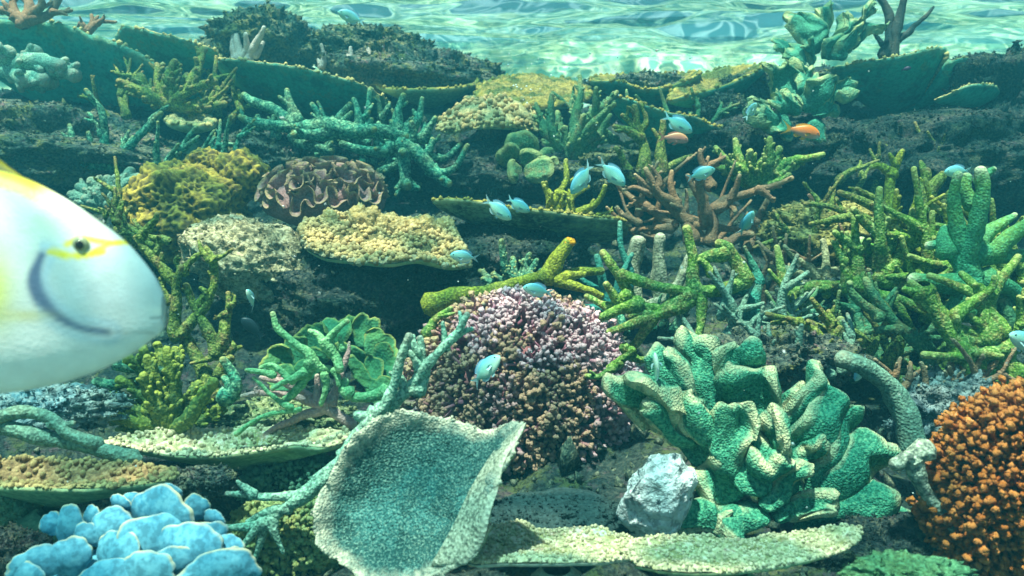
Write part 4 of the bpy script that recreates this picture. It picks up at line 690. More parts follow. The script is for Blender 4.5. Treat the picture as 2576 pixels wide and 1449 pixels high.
# right hand thicket
rock('rubble_rock', 'mossy yellow brown mound under the right staghorn thicket', 2.05, (2080, 590), (170, 80), coral('mossy_mound', (.22, .19, .06), (.14, .13, .05), spk=.7, sscale=90, patch=16, bump=1., bscale=70, pale=(.45, .4, .18), dark=(.05, .05, .02)), 112, depth=150, lump=(6, .25))
rock('rubble_rock', 'speckled grey rock among the lower stems of the right thicket', 1.85, (2150, 800), (250, 100), GREYR, 113, depth=160, lump=(4, .35))
rock('rubble_rock', 'bluish stones between the right thicket and the rust bush', 1.5, (2370, 1040), (120, 105), coral('blue_grey_rock', (.13, .19, .21), (.17, .19, .17), spk=.8, sscale=70, patch=12, bump=1., bscale=70, poly=False, pale=(.34, .4, .4), dark=(.03, .05, .06)), 114, depth=110, lump=(3, .4))
rock('rubble_rock', 'pale lumpy stones behind the big elkhorn coral', 1.6, (1960, 900), (200, 80), GREYR, 115, depth=100, lump=(3.4, .45))
branching('staghorn_coral', 'green forked stem leaning over the mossy mound', 'coral', 1.7, [([(2080, 915), (2037, 876), (1997, 816), (1984, 750), (1964, 683), (1954, 622)], 30, 9), ([(2005, 795), (2050, 833), (2078, 864)], 15, 10), ([(1985, 745), (1960, 712), (1935, 680)], 9, 6)], GREEN, 120, lean=.2)
branching('staghorn_coral', 'pale horizontal limb with two upright spikes', 'coral', 1.88, [([(2292, 684), (2217, 693), (2084, 694), (1980, 683)], 19, 14), ([(2056, 700), (2017, 660), (1974, 620)], 11, 7), ([(2078, 706), (2074, 656), (2070, 606)], 13, 9), ([(1985, 684), (1955, 678), (1935, 668)], 12, 7), ([(2190, 694), (2215, 705), (2230, 725)], 14, 12)], coral('tan_green_limb', (.33, .33, .2), (.25, .27, .15), rim=(.36, .3, .18), spk=.6, patch=18), 121, lean=.1)
branching('staghorn_coral', 'horizontal green limb below the pale one', 'coral', 1.75, [([(2225, 740), (2134, 724), (2050, 722), (2005, 735)], 21, 15), ([(2150, 725), (2170, 708), (2180, 700)], 13, 10), ([(2010, 733), (1990, 745), (1985, 760)], 14, 10), ([(2078, 724), (2080, 738), (2078, 742)], 16, 13)], GREEN, 122, lean=.1)
branching('finger_coral', 'stout finger with a pale tip pointing left', 'coral', 1.75, [([(2290, 680), (2250, 652), (2200, 630), (2166, 607)], 24, 15)], coral('pale_tip_finger', (.15, .32, .06), (.10, .26, .06), rim=(.62, .58, .40), spk=.5, patch=18, rimfac=1.), 123, tip=.32, lean=.1)
branching('staghorn_coral', 'tall curved green limb arching over the right thicket', 'coral', 1.8, [([(2297, 690), (2302, 640), (2307, 593), (2327, 546), (2367, 510), (2412, 484)], 34, 12), ([(2310, 590), (2284, 570), (2250, 550), (2184, 513), (2112, 484)], 22, 9), ([(2255, 560), (2217, 563), (2140, 540), (2084, 520), (2026, 513)], 16, 7), ([(2150, 545), (2094, 556), (2038, 563)], 11, 6), ([(2240, 548), (2200, 500), (2155, 475)], 11, 7), ([(2325, 560), (2318, 500), (2330, 432)], 24, 15), ([(2330, 545), (2350, 470), (2372, 440)], 18, 13)], OLIVE, 124, twigs=1, lean=.25)
branching('staghorn_coral', 'olive stem with a forked top rising from shade', 'coral', 2.05, [([(2230, 545), (2238, 490), (2244, 435)], 17, 13), ([(2243, 440), (2262, 405), (2270, 380)], 13, 8), ([(2240, 435), (2215, 415), (2192, 420)], 11, 7), ([(2255, 415), (2244, 398), (2238, 388)], 9, 6)], MUSTARD, 125, lean=.1)
branching('antler_coral', 'massive blue green antler coral with whitened crown', 'coral', 1.6, [([(2420, 790), (2436, 745), (2446, 700), (2450, 640), (2452, 566), (2462, 490), (2465, 430)], 34, 16), ([(2440, 700), (2400, 650), (2370, 620), (2335, 618)], 26, 12), ([(2440, 690), (2395, 560), (2400, 500), (2410, 440)], 22, 14), ([(2452, 630), (2500, 576), (2552, 542)], 22, 10), ([(2462, 460), (2485, 435), (2500, 425)], 14, 8), ([(2440, 720), (2360, 712), (2300, 705)], 30, 22), ([(2455, 640), (2520, 640), (2590, 640)], 26, 20), ([(2380, 640), (2375, 600), (2378, 580)], 22, 17), ([(2450, 520), (2430, 480), (2432, 445)], 18, 14), ([(2500, 640), (2540, 600), (2590, 560)], 22, 16), ([(2470, 700), (2530, 720), (2590, 790)], 26, 20)], coral('antler_blue_green', (.07, .26, .14), (.13, .26, .07), rim=(.55, .55, .36), spk=.5, patch=12, rimfac=1.), 126, base=(2430, 800), twigs=0, lean=.2)
branching('antler_coral', 'yellow green diagonal limb ending in a dark pointed tip', 'coral', 1.5, [([(2322, 728), (2350, 770), (2384, 816), (2410, 860), (2450, 886), (2485, 892), (2519, 896)], 26, 9), ([(2335, 745), (2305, 735), (2276, 728)], 18, 10), ([(2410, 860), (2430, 913), (2452, 970)], 22, 18), ([(2440, 885), (2500, 912), (2590, 940)], 16, 16), ([(2400, 800), (2450, 762), (2490, 726), (2502, 698)], 15, 9), ([(2400, 850), (2460, 860), (2560, 880)], 14, 14)], GREEN, 127, lean=.2, tip=.08)
branching('antler_coral', 'dark green stem with a cluster of tiny fingers near its foot', 'coral', 1.55, [([(2340, 975), (2341, 926), (2312, 870), (2277, 836), (2237, 806), (2200, 752), (2178, 704)], 20, 11), ([(2212, 800), (2190, 783), (2150, 743), (2137, 712)], 15, 9), ([(2310, 850), (2340, 835), (2365, 815)], 9, 6), ([(2320, 850), (2350, 850), (2376, 850)], 10, 7), ([(2310, 850), (2302, 835), (2300, 828)], 8, 6), ([(2330, 860), (2345, 880), (2340, 900)], 9, 7), ([(2260, 830), (2230, 830), (2180, 836)], 13, 9)], DEEPG, 128, base=(2340, 985), lean=.2)
branching('finger_coral', 'single upright dull green finger between the forked stem and dark stem', 'coral', 1.6, [([(2152, 945), (2127, 916), (2120, 850), (2114, 803)], 18, 11), ([(2120, 860), (2090, 815), (2084, 805)], 10, 7)], DEEPG, 129, lean=.1)
branching('finger_coral', 'dark teal stump with a thin brown spike', 'coral', 1.72, [([(1888, 825), (1904, 766), (1908, 713)], 24, 17), ([(1908, 715), (1894, 663), (1874, 622)], 13, 6), ([(1900, 765), (1867, 738), (1827, 738)], 14, 11)], coral('teal_stump', (.04, .21, .17), (.06, .19, .12), rim=(.24, .19, .1), spk=.5), 130, lean=.1, tip=.3)
for k, (a, b, r) in enumerate([((2040, 812), (2110, 760), 13), ((2055, 825), (2165, 790), 14), ((2020, 790), (2085, 770), 10), ((2130, 830), (2260, 850), 14), ((2000, 900), (1960, 860), 14), ((2250, 960), (2160, 850), 16), ((2460, 990), (2530, 900), 18), ((2230, 900), (2290, 1000), 15), ((2540, 800), (2480, 690), 22), ((2560, 860), (2520, 760), 20)]):
    branching('coral_rod', ['short teal rod of coral lying under the horizontal green limb', 'broken teal rod leaning on the speckled grey rock', 'thin teal rod behind the forked stem', 'green rod lying across the foot of the dark stem', 'stubby green rod at the foot of the forked stem', 'dull green rod rising behind the thick grey pipe', 'green rod standing over the rust bush', 'green rod beside the bluish stones', 'thick dark rod behind the diagonal limb', 'stout shaded rod at the far right of the thicket'][k], 'coral', 1.78 - .02 * k, [([a, ((a[0] + b[0]) / 2, (a[1] + b[1]) / 2 + 6), b], r, r * .7)], [TEAL, GREYT, TEAL, GREEN, GREEN, DEEPG, GREEN, GREEN, DEEPG, DEEPG][k], 131 + k, lean=.3, twigs=1)

def thicket(label, d, box, n, mat, seed, r=(7, 11)):
    """many thin limbs growing up and outward, crossing one another"""
    rs = np.random.default_rng(seed); x0, x1, y0, y1 = box; L = []
    for k in range(n):
        bx, by = rs.uniform(x0, x1), rs.uniform(.5 * (y0 + y1), y1); a = rs.normal(-1.57, .75); ln = rs.uniform(.6, 1.05) * (y1 - y0); r0 = rs.uniform(*r)
        p1 = (bx + math.cos(a) * ln * .5, by + math.sin(a) * ln * .5, rs.uniform(-30, 30)); a2 = a + rs.uniform(-.6, .6); p2 = (p1[0] + math.cos(a2) * ln * .5, p1[1] + math.sin(a2) * ln * .5, p1[2] * 1.8)
        L.append(([(bx, by, 0), p1, p2], r0, r0 * .5))
        if rs.random() < .8: b2 = a + rs.choice([-1, 1]) * rs.uniform(.5, 1.); L.append(([p1, (p1[0] + math.cos(b2) * ln * .22, p1[1] + math.sin(b2) * ln * .22, p1[2] + rs.uniform(-15, 15)), (p1[0] + math.cos(b2) * ln * .4, p1[1] + math.sin(b2) * ln * .4, p1[2] + rs.uniform(-25, 25))], r0 * .8, r0 * .5))
    return branching('staghorn_coral', label, 'coral', d, L, mat, seed, base=((x0 + x1) / 2, y1), twigs=1, twig_len=2.6, tip=.2, knob=.13, bump=.16)
thicket('tangle of thin olive twigs on the mossy mound', 1.95, (1980, 2240, 500, 690), 12, OLIVE, 301)
thicket('tangle of thin brown twigs behind the pale horizontal limb', 1.9, (1900, 2200, 620, 800), 12, BROWN, 302, (6, 10))
thicket('tangle of dull green twigs between the forked stem and dark stem', 1.68, (2000, 2300, 740, 960), 15, DEEPG, 303, (8, 13))
thicket('tangle of green twigs around the massive antler coral', 1.7, (2300, 2580, 520, 830), 16, GREEN, 304, (11, 18))
thicket('tangle of grey green twigs behind the elkhorn coral', 1.65, (1740, 2020, 700, 900), 13, GREYT, 305, (8, 13))
thicket('tangle of teal twigs under the bright green staghorn', 1.75, (1560, 1760, 760, 880), 9, TEAL, 306, (7, 11))
thicket('low tangle of brown twigs beside the flat mossy slabs', 2.3, (1580, 1900, 430, 640), 12, BROWN, 307, (6, 9))
thicket('sparse olive twigs on the dark rock left of the olive staghorn', 1.9, (260, 440, 470, 660), 7, OLIVE, 308, (7, 10))
thicket('dark teal twigs under the teal finger coral', 2.72, (780, 1080, 290, 420), 12, TEAL, 309, (8, 12))
thicket('small mossy twigs under the low plate on crest rock', 2.8, (1440, 1800, 240, 360), 12, DEEPG, 310, (6, 9))
thicket('dim twigs in the shade of the short teal plate', 2.85, (260, 620, 170, 320), 12, OLIVE, 311, (7, 11))

thicket('tangle of bright green tapering limbs under the tall curved limb', 1.72, (2120, 2420, 560, 780), 14, GREEN, 312, (13, 21))
thicket('tangle of mustard limbs right of the pale tipped finger', 1.75, (2200, 2560, 480, 700), 11, MUSTARD, 313, (9, 15))
thicket('tangle of olive limbs above the curved grey pipe', 1.6, (2040, 2420, 780, 960), 14, OLIVE, 314, (12, 19))
thicket('tangle of green limbs at the far right above the rust bush', 1.5, (2420, 2600, 700, 960), 10, GREEN, 315, (14, 22))

thicket('tangle of grey green twigs on the pale lumpy stones', 1.55, (1900, 2140, 830, 980), 11, GREYT, 316, (9, 15))
thicket('tangle of brown twigs above the bluish stones', 1.48, (2220, 2460, 880, 1040), 10, BROWN, 317, (8, 13))
thicket('tangle of teal twigs on the ledge beside the slender teal coral', 2.45, (330, 600, 330, 470), 9, TEAL, 318, (7, 11))
thicket('tangle of dim olive twigs on the right rock shelf', 2.4, (2080, 2400, 360, 500), 8, OLIVE, 319, (7, 11))
# ---------------------------------------------------------------- foreground
branching('olive_staghorn_coral', 'olive branching coral partly hidden by the big pale fish', 'coral', 1.55,
      [([(535, 1000), (505, 926), (472, 866), (444, 815)], 24, 16), ([(451, 846), (447, 769), (442, 718), (456, 672)], 17, 9), ([(445, 712), (384, 644), (342, 598)], 14, 9), ([(548, 892), (518, 829), (486, 769), (468, 718)], 17, 10), ([(548, 892), (560, 829), (572, 783), (574, 738)], 16, 8), ([(454, 846), (491, 801), (523, 764), (539, 709), (532, 653), (518, 625)], 15, 10), ([(530, 655), (510, 632), (500, 606)], 8, 5), ([(532, 660), (558, 645), (584, 628)], 8, 5), ([(462, 690), (470, 668), (500, 646), (528, 636)], 10, 8), ([(569, 889), (523, 905), (481, 914)], 12, 5), ([(566, 892), (590, 874), (576, 852)], 12, 7), ([(551, 945), (562, 915), (580, 902)], 14, 13), ([(570, 790), (552, 798), (540, 802)], 8, 5), ([(574, 770), (588, 765), (590, 745)], 8, 5), ([(390, 640), (395, 615), (400, 598)], 9, 6), ([(290, 560), (300, 530), (306, 508)], 10, 8), ([(355, 600), (380, 570), (395, 540)], 11, 8), ([(430, 760), (415, 740), (405, 700)], 10, 8), ([(500, 770), (520, 740), (505, 725)], 9, 7), ([(455, 690), (440, 660), (448, 645)], 8, 5)], OLIVE, 140, base=(540, 1010), twigs=1, twig_len=2., lean=.3)
bush('mossy_coral', 'low yellow green mossy coral sprawling behind the pale lower plate', 'coral', 1.38, (430, 1090), [(250, 985), (300, 955), (370, 900), (420, 880), (440, 945), (500, 965), (330, 1020), (240, 1010), (520, 1000), (480, 1040), (300, 1060), (390, 990), (450, 1000), (560, 1020), (360, 945), (540, 960), (270, 1050), (410, 1030)], YMOSS, 141, r0=17, r1=11, side=13, side_len=1.7, tip=.2, spread_depth=.4, knob=.5)
bush('mossy_coral', 'yellow green finger clump between the big fish and olive staghorn', 'coral', 1.42, (430, 960), [(360, 880), (395, 868), (425, 905), (345, 905), (440, 880), (380, 920), (320, 900)], YMOSS, 142, r0=16, r1=11, side=11, side_len=1.5, tip=.2, knob=.5)
branching('pipe_coral', 'smooth teal rods lying under the mossy coral', 'coral', 1.4, [([(290, 915), (350, 930), (420, 930)], 13, 13), ([(240, 965), (330, 968), (450, 965)], 14, 12), ([(560, 1000), (590, 960), (560, 905)], 20, 11), ([(590, 1000), (575, 965), (565, 950)], 14, 12)], TEAL, 143, lean=.1)
branching('pipe_coral', 'thick grey teal forked limbs lying on the brown plate', 'coral', 1.18, [([(340, 1150), (240, 1125), (120, 1100), (30, 1075), (-60, 1060)], 17, 25), ([(250, 1118), (170, 1092), (120, 1055), (60, 1035), (5, 1050), (-20, 1075)], 14, 22), ([(130, 1066), (160, 1070), (186, 1064)], 13, 7), ([(330, 1148), (345, 1152), (352, 1156)], 15, 12)], GREYT, 144, base=(120, 1150), lean=.05)
rock('rubble_rock', 'blue grey stones lying below the big fish', 1.35, (130, 1030), (190, 60), coral('blue_stone', (.12, .25, .30), (.17, .22, .19), spk=.7, sscale=60, patch=12, bump=1., bscale=60, poly=False, pale=(.35, .45, .45), dark=(.03, .05, .06)), 145, depth=80, lump=(4, .4))
rock('rubble_rock', 'mossy rubble mound under the pink and green branches', 1.45, (720, 1060), (190, 55), coral('green_rubble', (.12, .2, .1), (.2, .22, .1), spk=.8, sscale=80, patch=16, bump=1., bscale=70, poly=False, pale=(.4, .42, .26), dark=(.03, .06, .04)), 146, depth=100, lump=(5, .4))
table('plate_coral', 'pale crusted plate coral below the mossy corals', 1.3,
      [(255, 1112, 0), (330, 1096, 60), (420, 1086, 100), (560, 1078, 120), (700, 1074, 120), (820, 1084, 90), (885, 1098, 40), (870, 1114, -30), (815, 1126, -60), (740, 1120, -70), (640, 1136, -90), (540, 1146, -100), (450, 1146, -90), (390, 1138, -70), (320, 1122, -40)],
      (600, 1172, 50), PLATEW, UNDERP, 147, 8, nubs=(330, 5.5, PLATEW, 290), lump=(10., 1.2), stalk=[(610, 1240, 60), 60], stalk_mat=DARKR, power=1.2, rough=1.2, rscale=55, topbump=1.2, ragged=.04)
rock('overhang_rock', 'dark rock in the gap below the pale crusted plate', 1.4, (640, 1200), (280, 60), DARKR, 148, depth=60)
table('plate_coral', 'brown gravelly plate coral over the blue leaf coral', 1.12,
      [(-160, 1185, 0), (-40, 1160, 70), (100, 1156, 100), (300, 1164, 100), (420, 1180, 60), (445, 1198, 0), (400, 1214, -50), (300, 1224, -80), (200, 1230, -90), (100, 1226, -90), (-50, 1218, -70)],
      (140, 1262, 30), PLATEB, UNDERP, 149, 9, stalk=[(120, 1320, 40), 70], power=1.1, rough=1.5, rscale=60, topbump=1.2, nubs=(330, 7, PLATEB, 260))
rock('overhang_rock', 'grey brown rounded stone right of the brown gravelly plate', 1.2, (500, 1215), (95, 42), GREYR, 150, depth=60, lump=(6, .15))
rock('overhang_rock', 'yellow green block holding up the brown gravelly plate', 1.15, (20, 1280), (75, 55), UNDERP, 151, depth=60, amp=.15)
rock('overhang_rock', 'dark rock in the lower left corner', 1.05, (20, 1410), (130, 80), DARKR, 152, depth=60)
def blue_leaf():
    d = .98; s = d / F; o = thing('blue_leaf_coral', 'sky blue leaf coral with pale scalloped rims in the lower left', 'coral', W((330, 1470), d)); v, T = ico(5)
    for k, (x, y, w, h) in enumerate([(400, 1290, 92, 66), (277, 1328, 56, 48), (293, 1390, 70, 54), (467, 1388, 88, 66), (173, 1330, 38, 56), (212, 1352, 32, 36), (333, 1262, 36, 24), (427, 1240, 32, 24), (493, 1278, 32, 34), (535, 1305, 34, 22), (520, 1352, 52, 38), (567, 1385, 42, 40), (100, 1418, 66, 38), (283, 1446, 74, 36), (550, 1444, 92, 52), (127, 1318, 24, 28), (440, 1424, 62, 44), (228, 1300, 26, 28), (390, 1356, 84, 60), (370, 1440, 70, 50), (175, 1400, 50, 46), (300, 1270, 34, 26), (590, 1425, 40, 44), (60, 1450, 50, 30)]):
        rs = np.random.default_rng(400 + k); th = np.arctan2(v[:, 2], v[:, 0]); rr = np.sqrt(v[:, 0] ** 2 + v[:, 2] ** 2); ph = rs.uniform(0, 6.28, 3)
        out = 1 + rr ** 3 * (.09 * np.abs(np.sin(th * 2.5 + ph[0])) + .06 * np.sin(th * 3 + ph[1]) + .05 * np.abs(np.sin(th * 5.5 + ph[2])) - .05)
        p = np.stack([v[:, 0] * out * w, v[:, 1] * min(w, h) * .24, v[:, 2] * out * h], 1) * s; p = p * (1 + .10 * fbm(v + 5 * k, 1.6, 2, k))[:, None]
        p[:, 1] += (v[:, 2] ** 2 * .25 + v[:, 0] ** 2 * .2) * h * s * rs.uniform(.3, 1.2)          # bulges towards the viewer
        tl = rs.uniform(-.1, .5); yw = rs.uniform(-.45, .45); c1, s1 = math.cos(tl), math.sin(tl); p = np.stack([p[:, 0], p[:, 1] * c1 + p[:, 2] * s1, -p[:, 1] * s1 + p[:, 2] * c1], 1)
        c2, s2 = math.cos(yw), math.sin(yw); p = np.stack([p[:, 0] * c2 - p[:, 1] * s2, p[:, 0] * s2 + p[:, 1] * c2, p[:, 2]], 1)
        put('leaf', G(p + W((x, y, -(y - 1320) * .8 - w * .3 + 20), d), None, T, sstep(.93, .995, rr) * (v[:, 2] > -.3)), BLUE, o)
    put('stem', blob(W((340, 1480, 20), d), np.array([230, 90, 110]) * s, 4, .2, 1.4, 3, 430), BLUE, o)
blue_leaf()
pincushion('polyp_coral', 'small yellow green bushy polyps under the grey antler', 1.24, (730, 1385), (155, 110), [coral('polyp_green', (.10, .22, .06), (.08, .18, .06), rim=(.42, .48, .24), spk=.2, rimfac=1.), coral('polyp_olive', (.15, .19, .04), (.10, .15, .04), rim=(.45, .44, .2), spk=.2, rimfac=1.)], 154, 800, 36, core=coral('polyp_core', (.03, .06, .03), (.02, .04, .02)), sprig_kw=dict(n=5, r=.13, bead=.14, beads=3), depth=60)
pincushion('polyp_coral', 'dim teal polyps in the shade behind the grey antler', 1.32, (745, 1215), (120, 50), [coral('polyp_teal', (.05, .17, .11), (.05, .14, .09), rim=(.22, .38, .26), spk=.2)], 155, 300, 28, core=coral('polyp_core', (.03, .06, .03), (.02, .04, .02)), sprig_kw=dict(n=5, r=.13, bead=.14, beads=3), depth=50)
branching('staghorn_coral', 'pink grey branching coral lying on the mossy rubble', 'coral', 1.36,
      [([(822, 1022), (766, 1004), (720, 991), (657, 988), (608, 996)], 16, 5), ([(815, 1020), (801, 1032), (751, 1047), (707, 1066), (668, 1092)], 15, 8), ([(815, 1010), (845, 1038), (885, 1066)], 18, 17), ([(800, 1012), (798, 975), (798, 945)], 11, 7), ([(832, 1015), (845, 975), (860, 938), (876, 888), (879, 862)], 13, 4), ([(740, 972), (695, 957), (657, 950)], 11, 7), ([(700, 957), (702, 942), (698, 934)], 6, 4), ([(650, 988), (642, 978), (646, 974)], 6, 4), ([(780, 1000), (760, 985), (740, 980)], 10, 7)], PINKB, 160, lean=.25)
branching('staghorn_coral', 'green branching coral tangled with the pink grey one', 'coral', 1.33,
      [([(784, 916), (773, 888), (729, 860), (696, 829), (686, 789)], 15, 8), ([(782, 912), (770, 950), (745, 982), (718, 1004)], 14, 11), ([(823, 876), (832, 847), (873, 808)], 14, 8), ([(820, 868), (838, 900), (855, 930)], 14, 12), ([(823, 872), (807, 847), (780, 834)], 12, 9), ([(770, 935), (726, 957), (685, 979)], 11, 7), ([(816, 940), (817, 982), (807, 1018)], 10, 7), ([(690, 944), (651, 938), (620, 931)], 9, 6), ([(735, 1025), (701, 1007), (670, 979), (638, 950)], 8, 5), ([(757, 1029), (670, 1044), (632, 1063), (594, 1092)], 5, 8), ([(782, 905), (805, 925), (830, 930)], 14, 12), ([(740, 960), (690, 920), (655, 925)], 8, 6), ([(880, 990), (862, 978), (868, 960)], 16, 13), ([(970, 985), (930, 995), (890, 1000)], 16, 14), ([(840, 930), (850, 950), (852, 968)], 9, 7), ([(862, 880), (858, 862), (856, 850)], 8, 5)], coral('fresh_green_branch', (.20, .42, .20), (.14, .36, .17), rim=(.46, .48, .26), spk=.5, patch=16, dark=(.05, .14, .07), pale=(.5, .62, .4)), 161, base=(800, 1010), lean=.35, twigs=0)
branching('antler_coral', 'large speckled grey green antler coral behind the big cup', 'coral', 1.16,
      [([(800, 1215), (850, 1165), (885, 1125), (915, 1085), (945, 1040), (975, 1000), (997, 938), (1014, 894), (1030, 846)], 18, 12), ([(955, 1035), (990, 1020), (1032, 982), (1073, 932), (1110, 888), (1151, 838), (1175, 792)], 20, 10), ([(1150, 842), (1170, 832), (1187, 828)], 10, 7), ([(1045, 985), (1063, 938), (1060, 900), (1057, 850)], 22, 9), ([(1058, 930), (1045, 905), (1030, 886)], 14, 8), ([(1052, 890), (1042, 865), (1040, 845)], 9, 6), ([(1020, 985), (1005, 950), (982, 938)], 12, 6), ([(1120, 878), (1118, 845), (1114, 812)], 11, 6), ([(870, 1140), (840, 1190), (770, 1230), (680, 1245), (572, 1242)], 20, 8), ([(830, 1200), (740, 1270), (660, 1318), (590, 1330), (508, 1324)], 19, 8), ([(665, 1312), (625, 1360), (582, 1402)], 13, 8), ([(675, 1312), (655, 1360), (638, 1416)], 13, 7), ([(685, 1305), (700, 1350), (712, 1390)], 12, 6), ([(730, 1278), (665, 1290), (622, 1312)], 12, 7), ([(640, 1245), (610, 1225), (598, 1212)], 12, 7), ([(945, 1040), (925, 1052), (900, 1045)], 19, 16), ([(1165, 815), (1160, 800), (1156, 785)], 9, 5)], GREYG, 162, base=(880, 1140), twigs=0, lean=.12, knob=.14, m=14, tip=.1)
# the large cup
CPc = table('cup_coral', 'large speckled cup coral folded up along its right side', 1.02,
      [(930, 1058, 40), (985, 1036, 70), (1060, 1037, 80), (1120, 1050, 80), (1190, 1070, 65), (1250, 1079, 35), (1300, 1062, -20), (1318, 1066, -70), (1296, 1130, -110), (1256, 1205, -130), (1238, 1290, -140), (1228, 1350, -145), (1195, 1402, -140), (1120, 1446, -110), (1000, 1475, -90), (880, 1440, -70), (806, 1370, -40), (790, 1290, -15), (812, 1215, 5), (868, 1130, 25)],
      (1000, 1270, 45), CUP, UNDERP, 163, 6, rimk=.35, nr=70, nt=260, power=2.6, rough=.35, rscale=230, topbump=.6, ragged=.05, rimw=.2, wave=.12, stalk=[(985, 1360, 300), 40])
_d = 1.02; _in = [(1296, 1078, -20), (1238, 1150, -40), (1186, 1235, -60), (1140, 1330, -80), (1085, 1425, -95)]; _ou = [(1322, 1064, -75), (1290, 1140, -125), (1258, 1235, -150), (1240, 1335, -160), (1205, 1420, -150)]
_i = np.array([W(q, _d) for q in _in]); _o = np.array([W(q, _d) for q in _ou])
put('folded_rim', ribbon(_i, _o - _i, 92 * _d / F, 6 * _d / F, 165, .07, 12, 90), coral('cup_rim', (.42, .42, .31), (.30, .33, .25), rim=(.6, .58, .46), spk=.8, sscale=230, patch=12, dark=(.08, .10, .08), pale=(.62, .62, .5)), CPc)
rock('cave_rock', 'smooth grey slab lying in the cave under the pink bush', 1.25, (1400, 1300), (190, 55), coral('cave_slab', (.025, .05, .05), (.04, .065, .06), spk=.4, patch=9, bump=.6, bscale=60, poly=False), 164, depth=120, amp=.2)  # slab colour darkened to stand in for the cave's shade
rock('cave_rock', 'dark rock under the pink bush', 1.55, (1400, 1270), (280, 110), DARKR, 165, depth=120)  # near-black stone colour stands in for shade beneath the bush
rock('white_rock', 'white rock blotched with black beside the elkhorn coral', 1.2, (1655, 1258), (88, 122), WHITER, 168, depth=80, amp=.5, ridge=.2, sc=.9, fz=0, rot=12)
table('plate_coral', 'bright crusted plate coral right of the cup, pink below', 1.02,
      [(1180, 1350, 60), (1240, 1322, 110), (1300, 1316, 130), (1350, 1332, 120), (1420, 1326, 130), (1500, 1322, 130), (1560, 1345, 90), (1610, 1365, 40), (1615, 1395, -30), (1540, 1412, -90), (1450, 1416, -120), (1350, 1418, -130), (1260, 1418, -120), (1190, 1420, -90), (1150, 1400, 0)],
      (1400, 1398, 10), PLATEW, coral('plate_pinkish_under', (.42, .40, .34), (.28, .42, .34), rim=(.5, .5, .4), spk=.3, patch=8, bump=.2, bscale=70, poly=False), 167, 7, power=1.3, rough=1.3, rscale=75, topbump=1.1, ragged=.06, nubs=(900, 4.6, PLATEW, 290), lump=(11., 2.6), stalk=[(1400, 1500, 40), 80])
table('plate_coral', 'bright crusted plate coral tapering right beneath the elkhorn', 1.0,
      [(1560, 1375, 40), (1640, 1358, 90), (1740, 1352, 120), (1850, 1356, 130), (1960, 1345, 130), (2060, 1335, 110), (2130, 1328, 60), (2172, 1345, 0), (2135, 1375, -60), (2050, 1405, -100), (1950, 1428, -120), (1830, 1440, -130), (1720, 1442, -120), (1630, 1430, -90), (1580, 1405, -40)],
      (1850, 1408, 5), PLATEW, UNDERP, 168, 8, power=1.2, rough=1.3, rscale=75, topbump=1.1, ragged=.06, nubs=(1000, 4.6, PLATEW, 290), lump=(11., 2.6), stalk=[(1850, 1530, 40), 80])
rock('crust_rock', 'green crusted lump at the bottom edge right of the plates', 0.97, (2280, 1450), (150, 48), coral('green_crust', (.07, .19, .10), (.11, .19, .08), spk=.6, patch=14, bump=.9, bscale=120), 169, depth=70, lump=(6, .4), fz=.15)
rock('cave_rock', 'dark rock in the gap between elkhorn and rust bush', 1.2, (2250, 1380), (230, 90), DARKR, 170, depth=90)
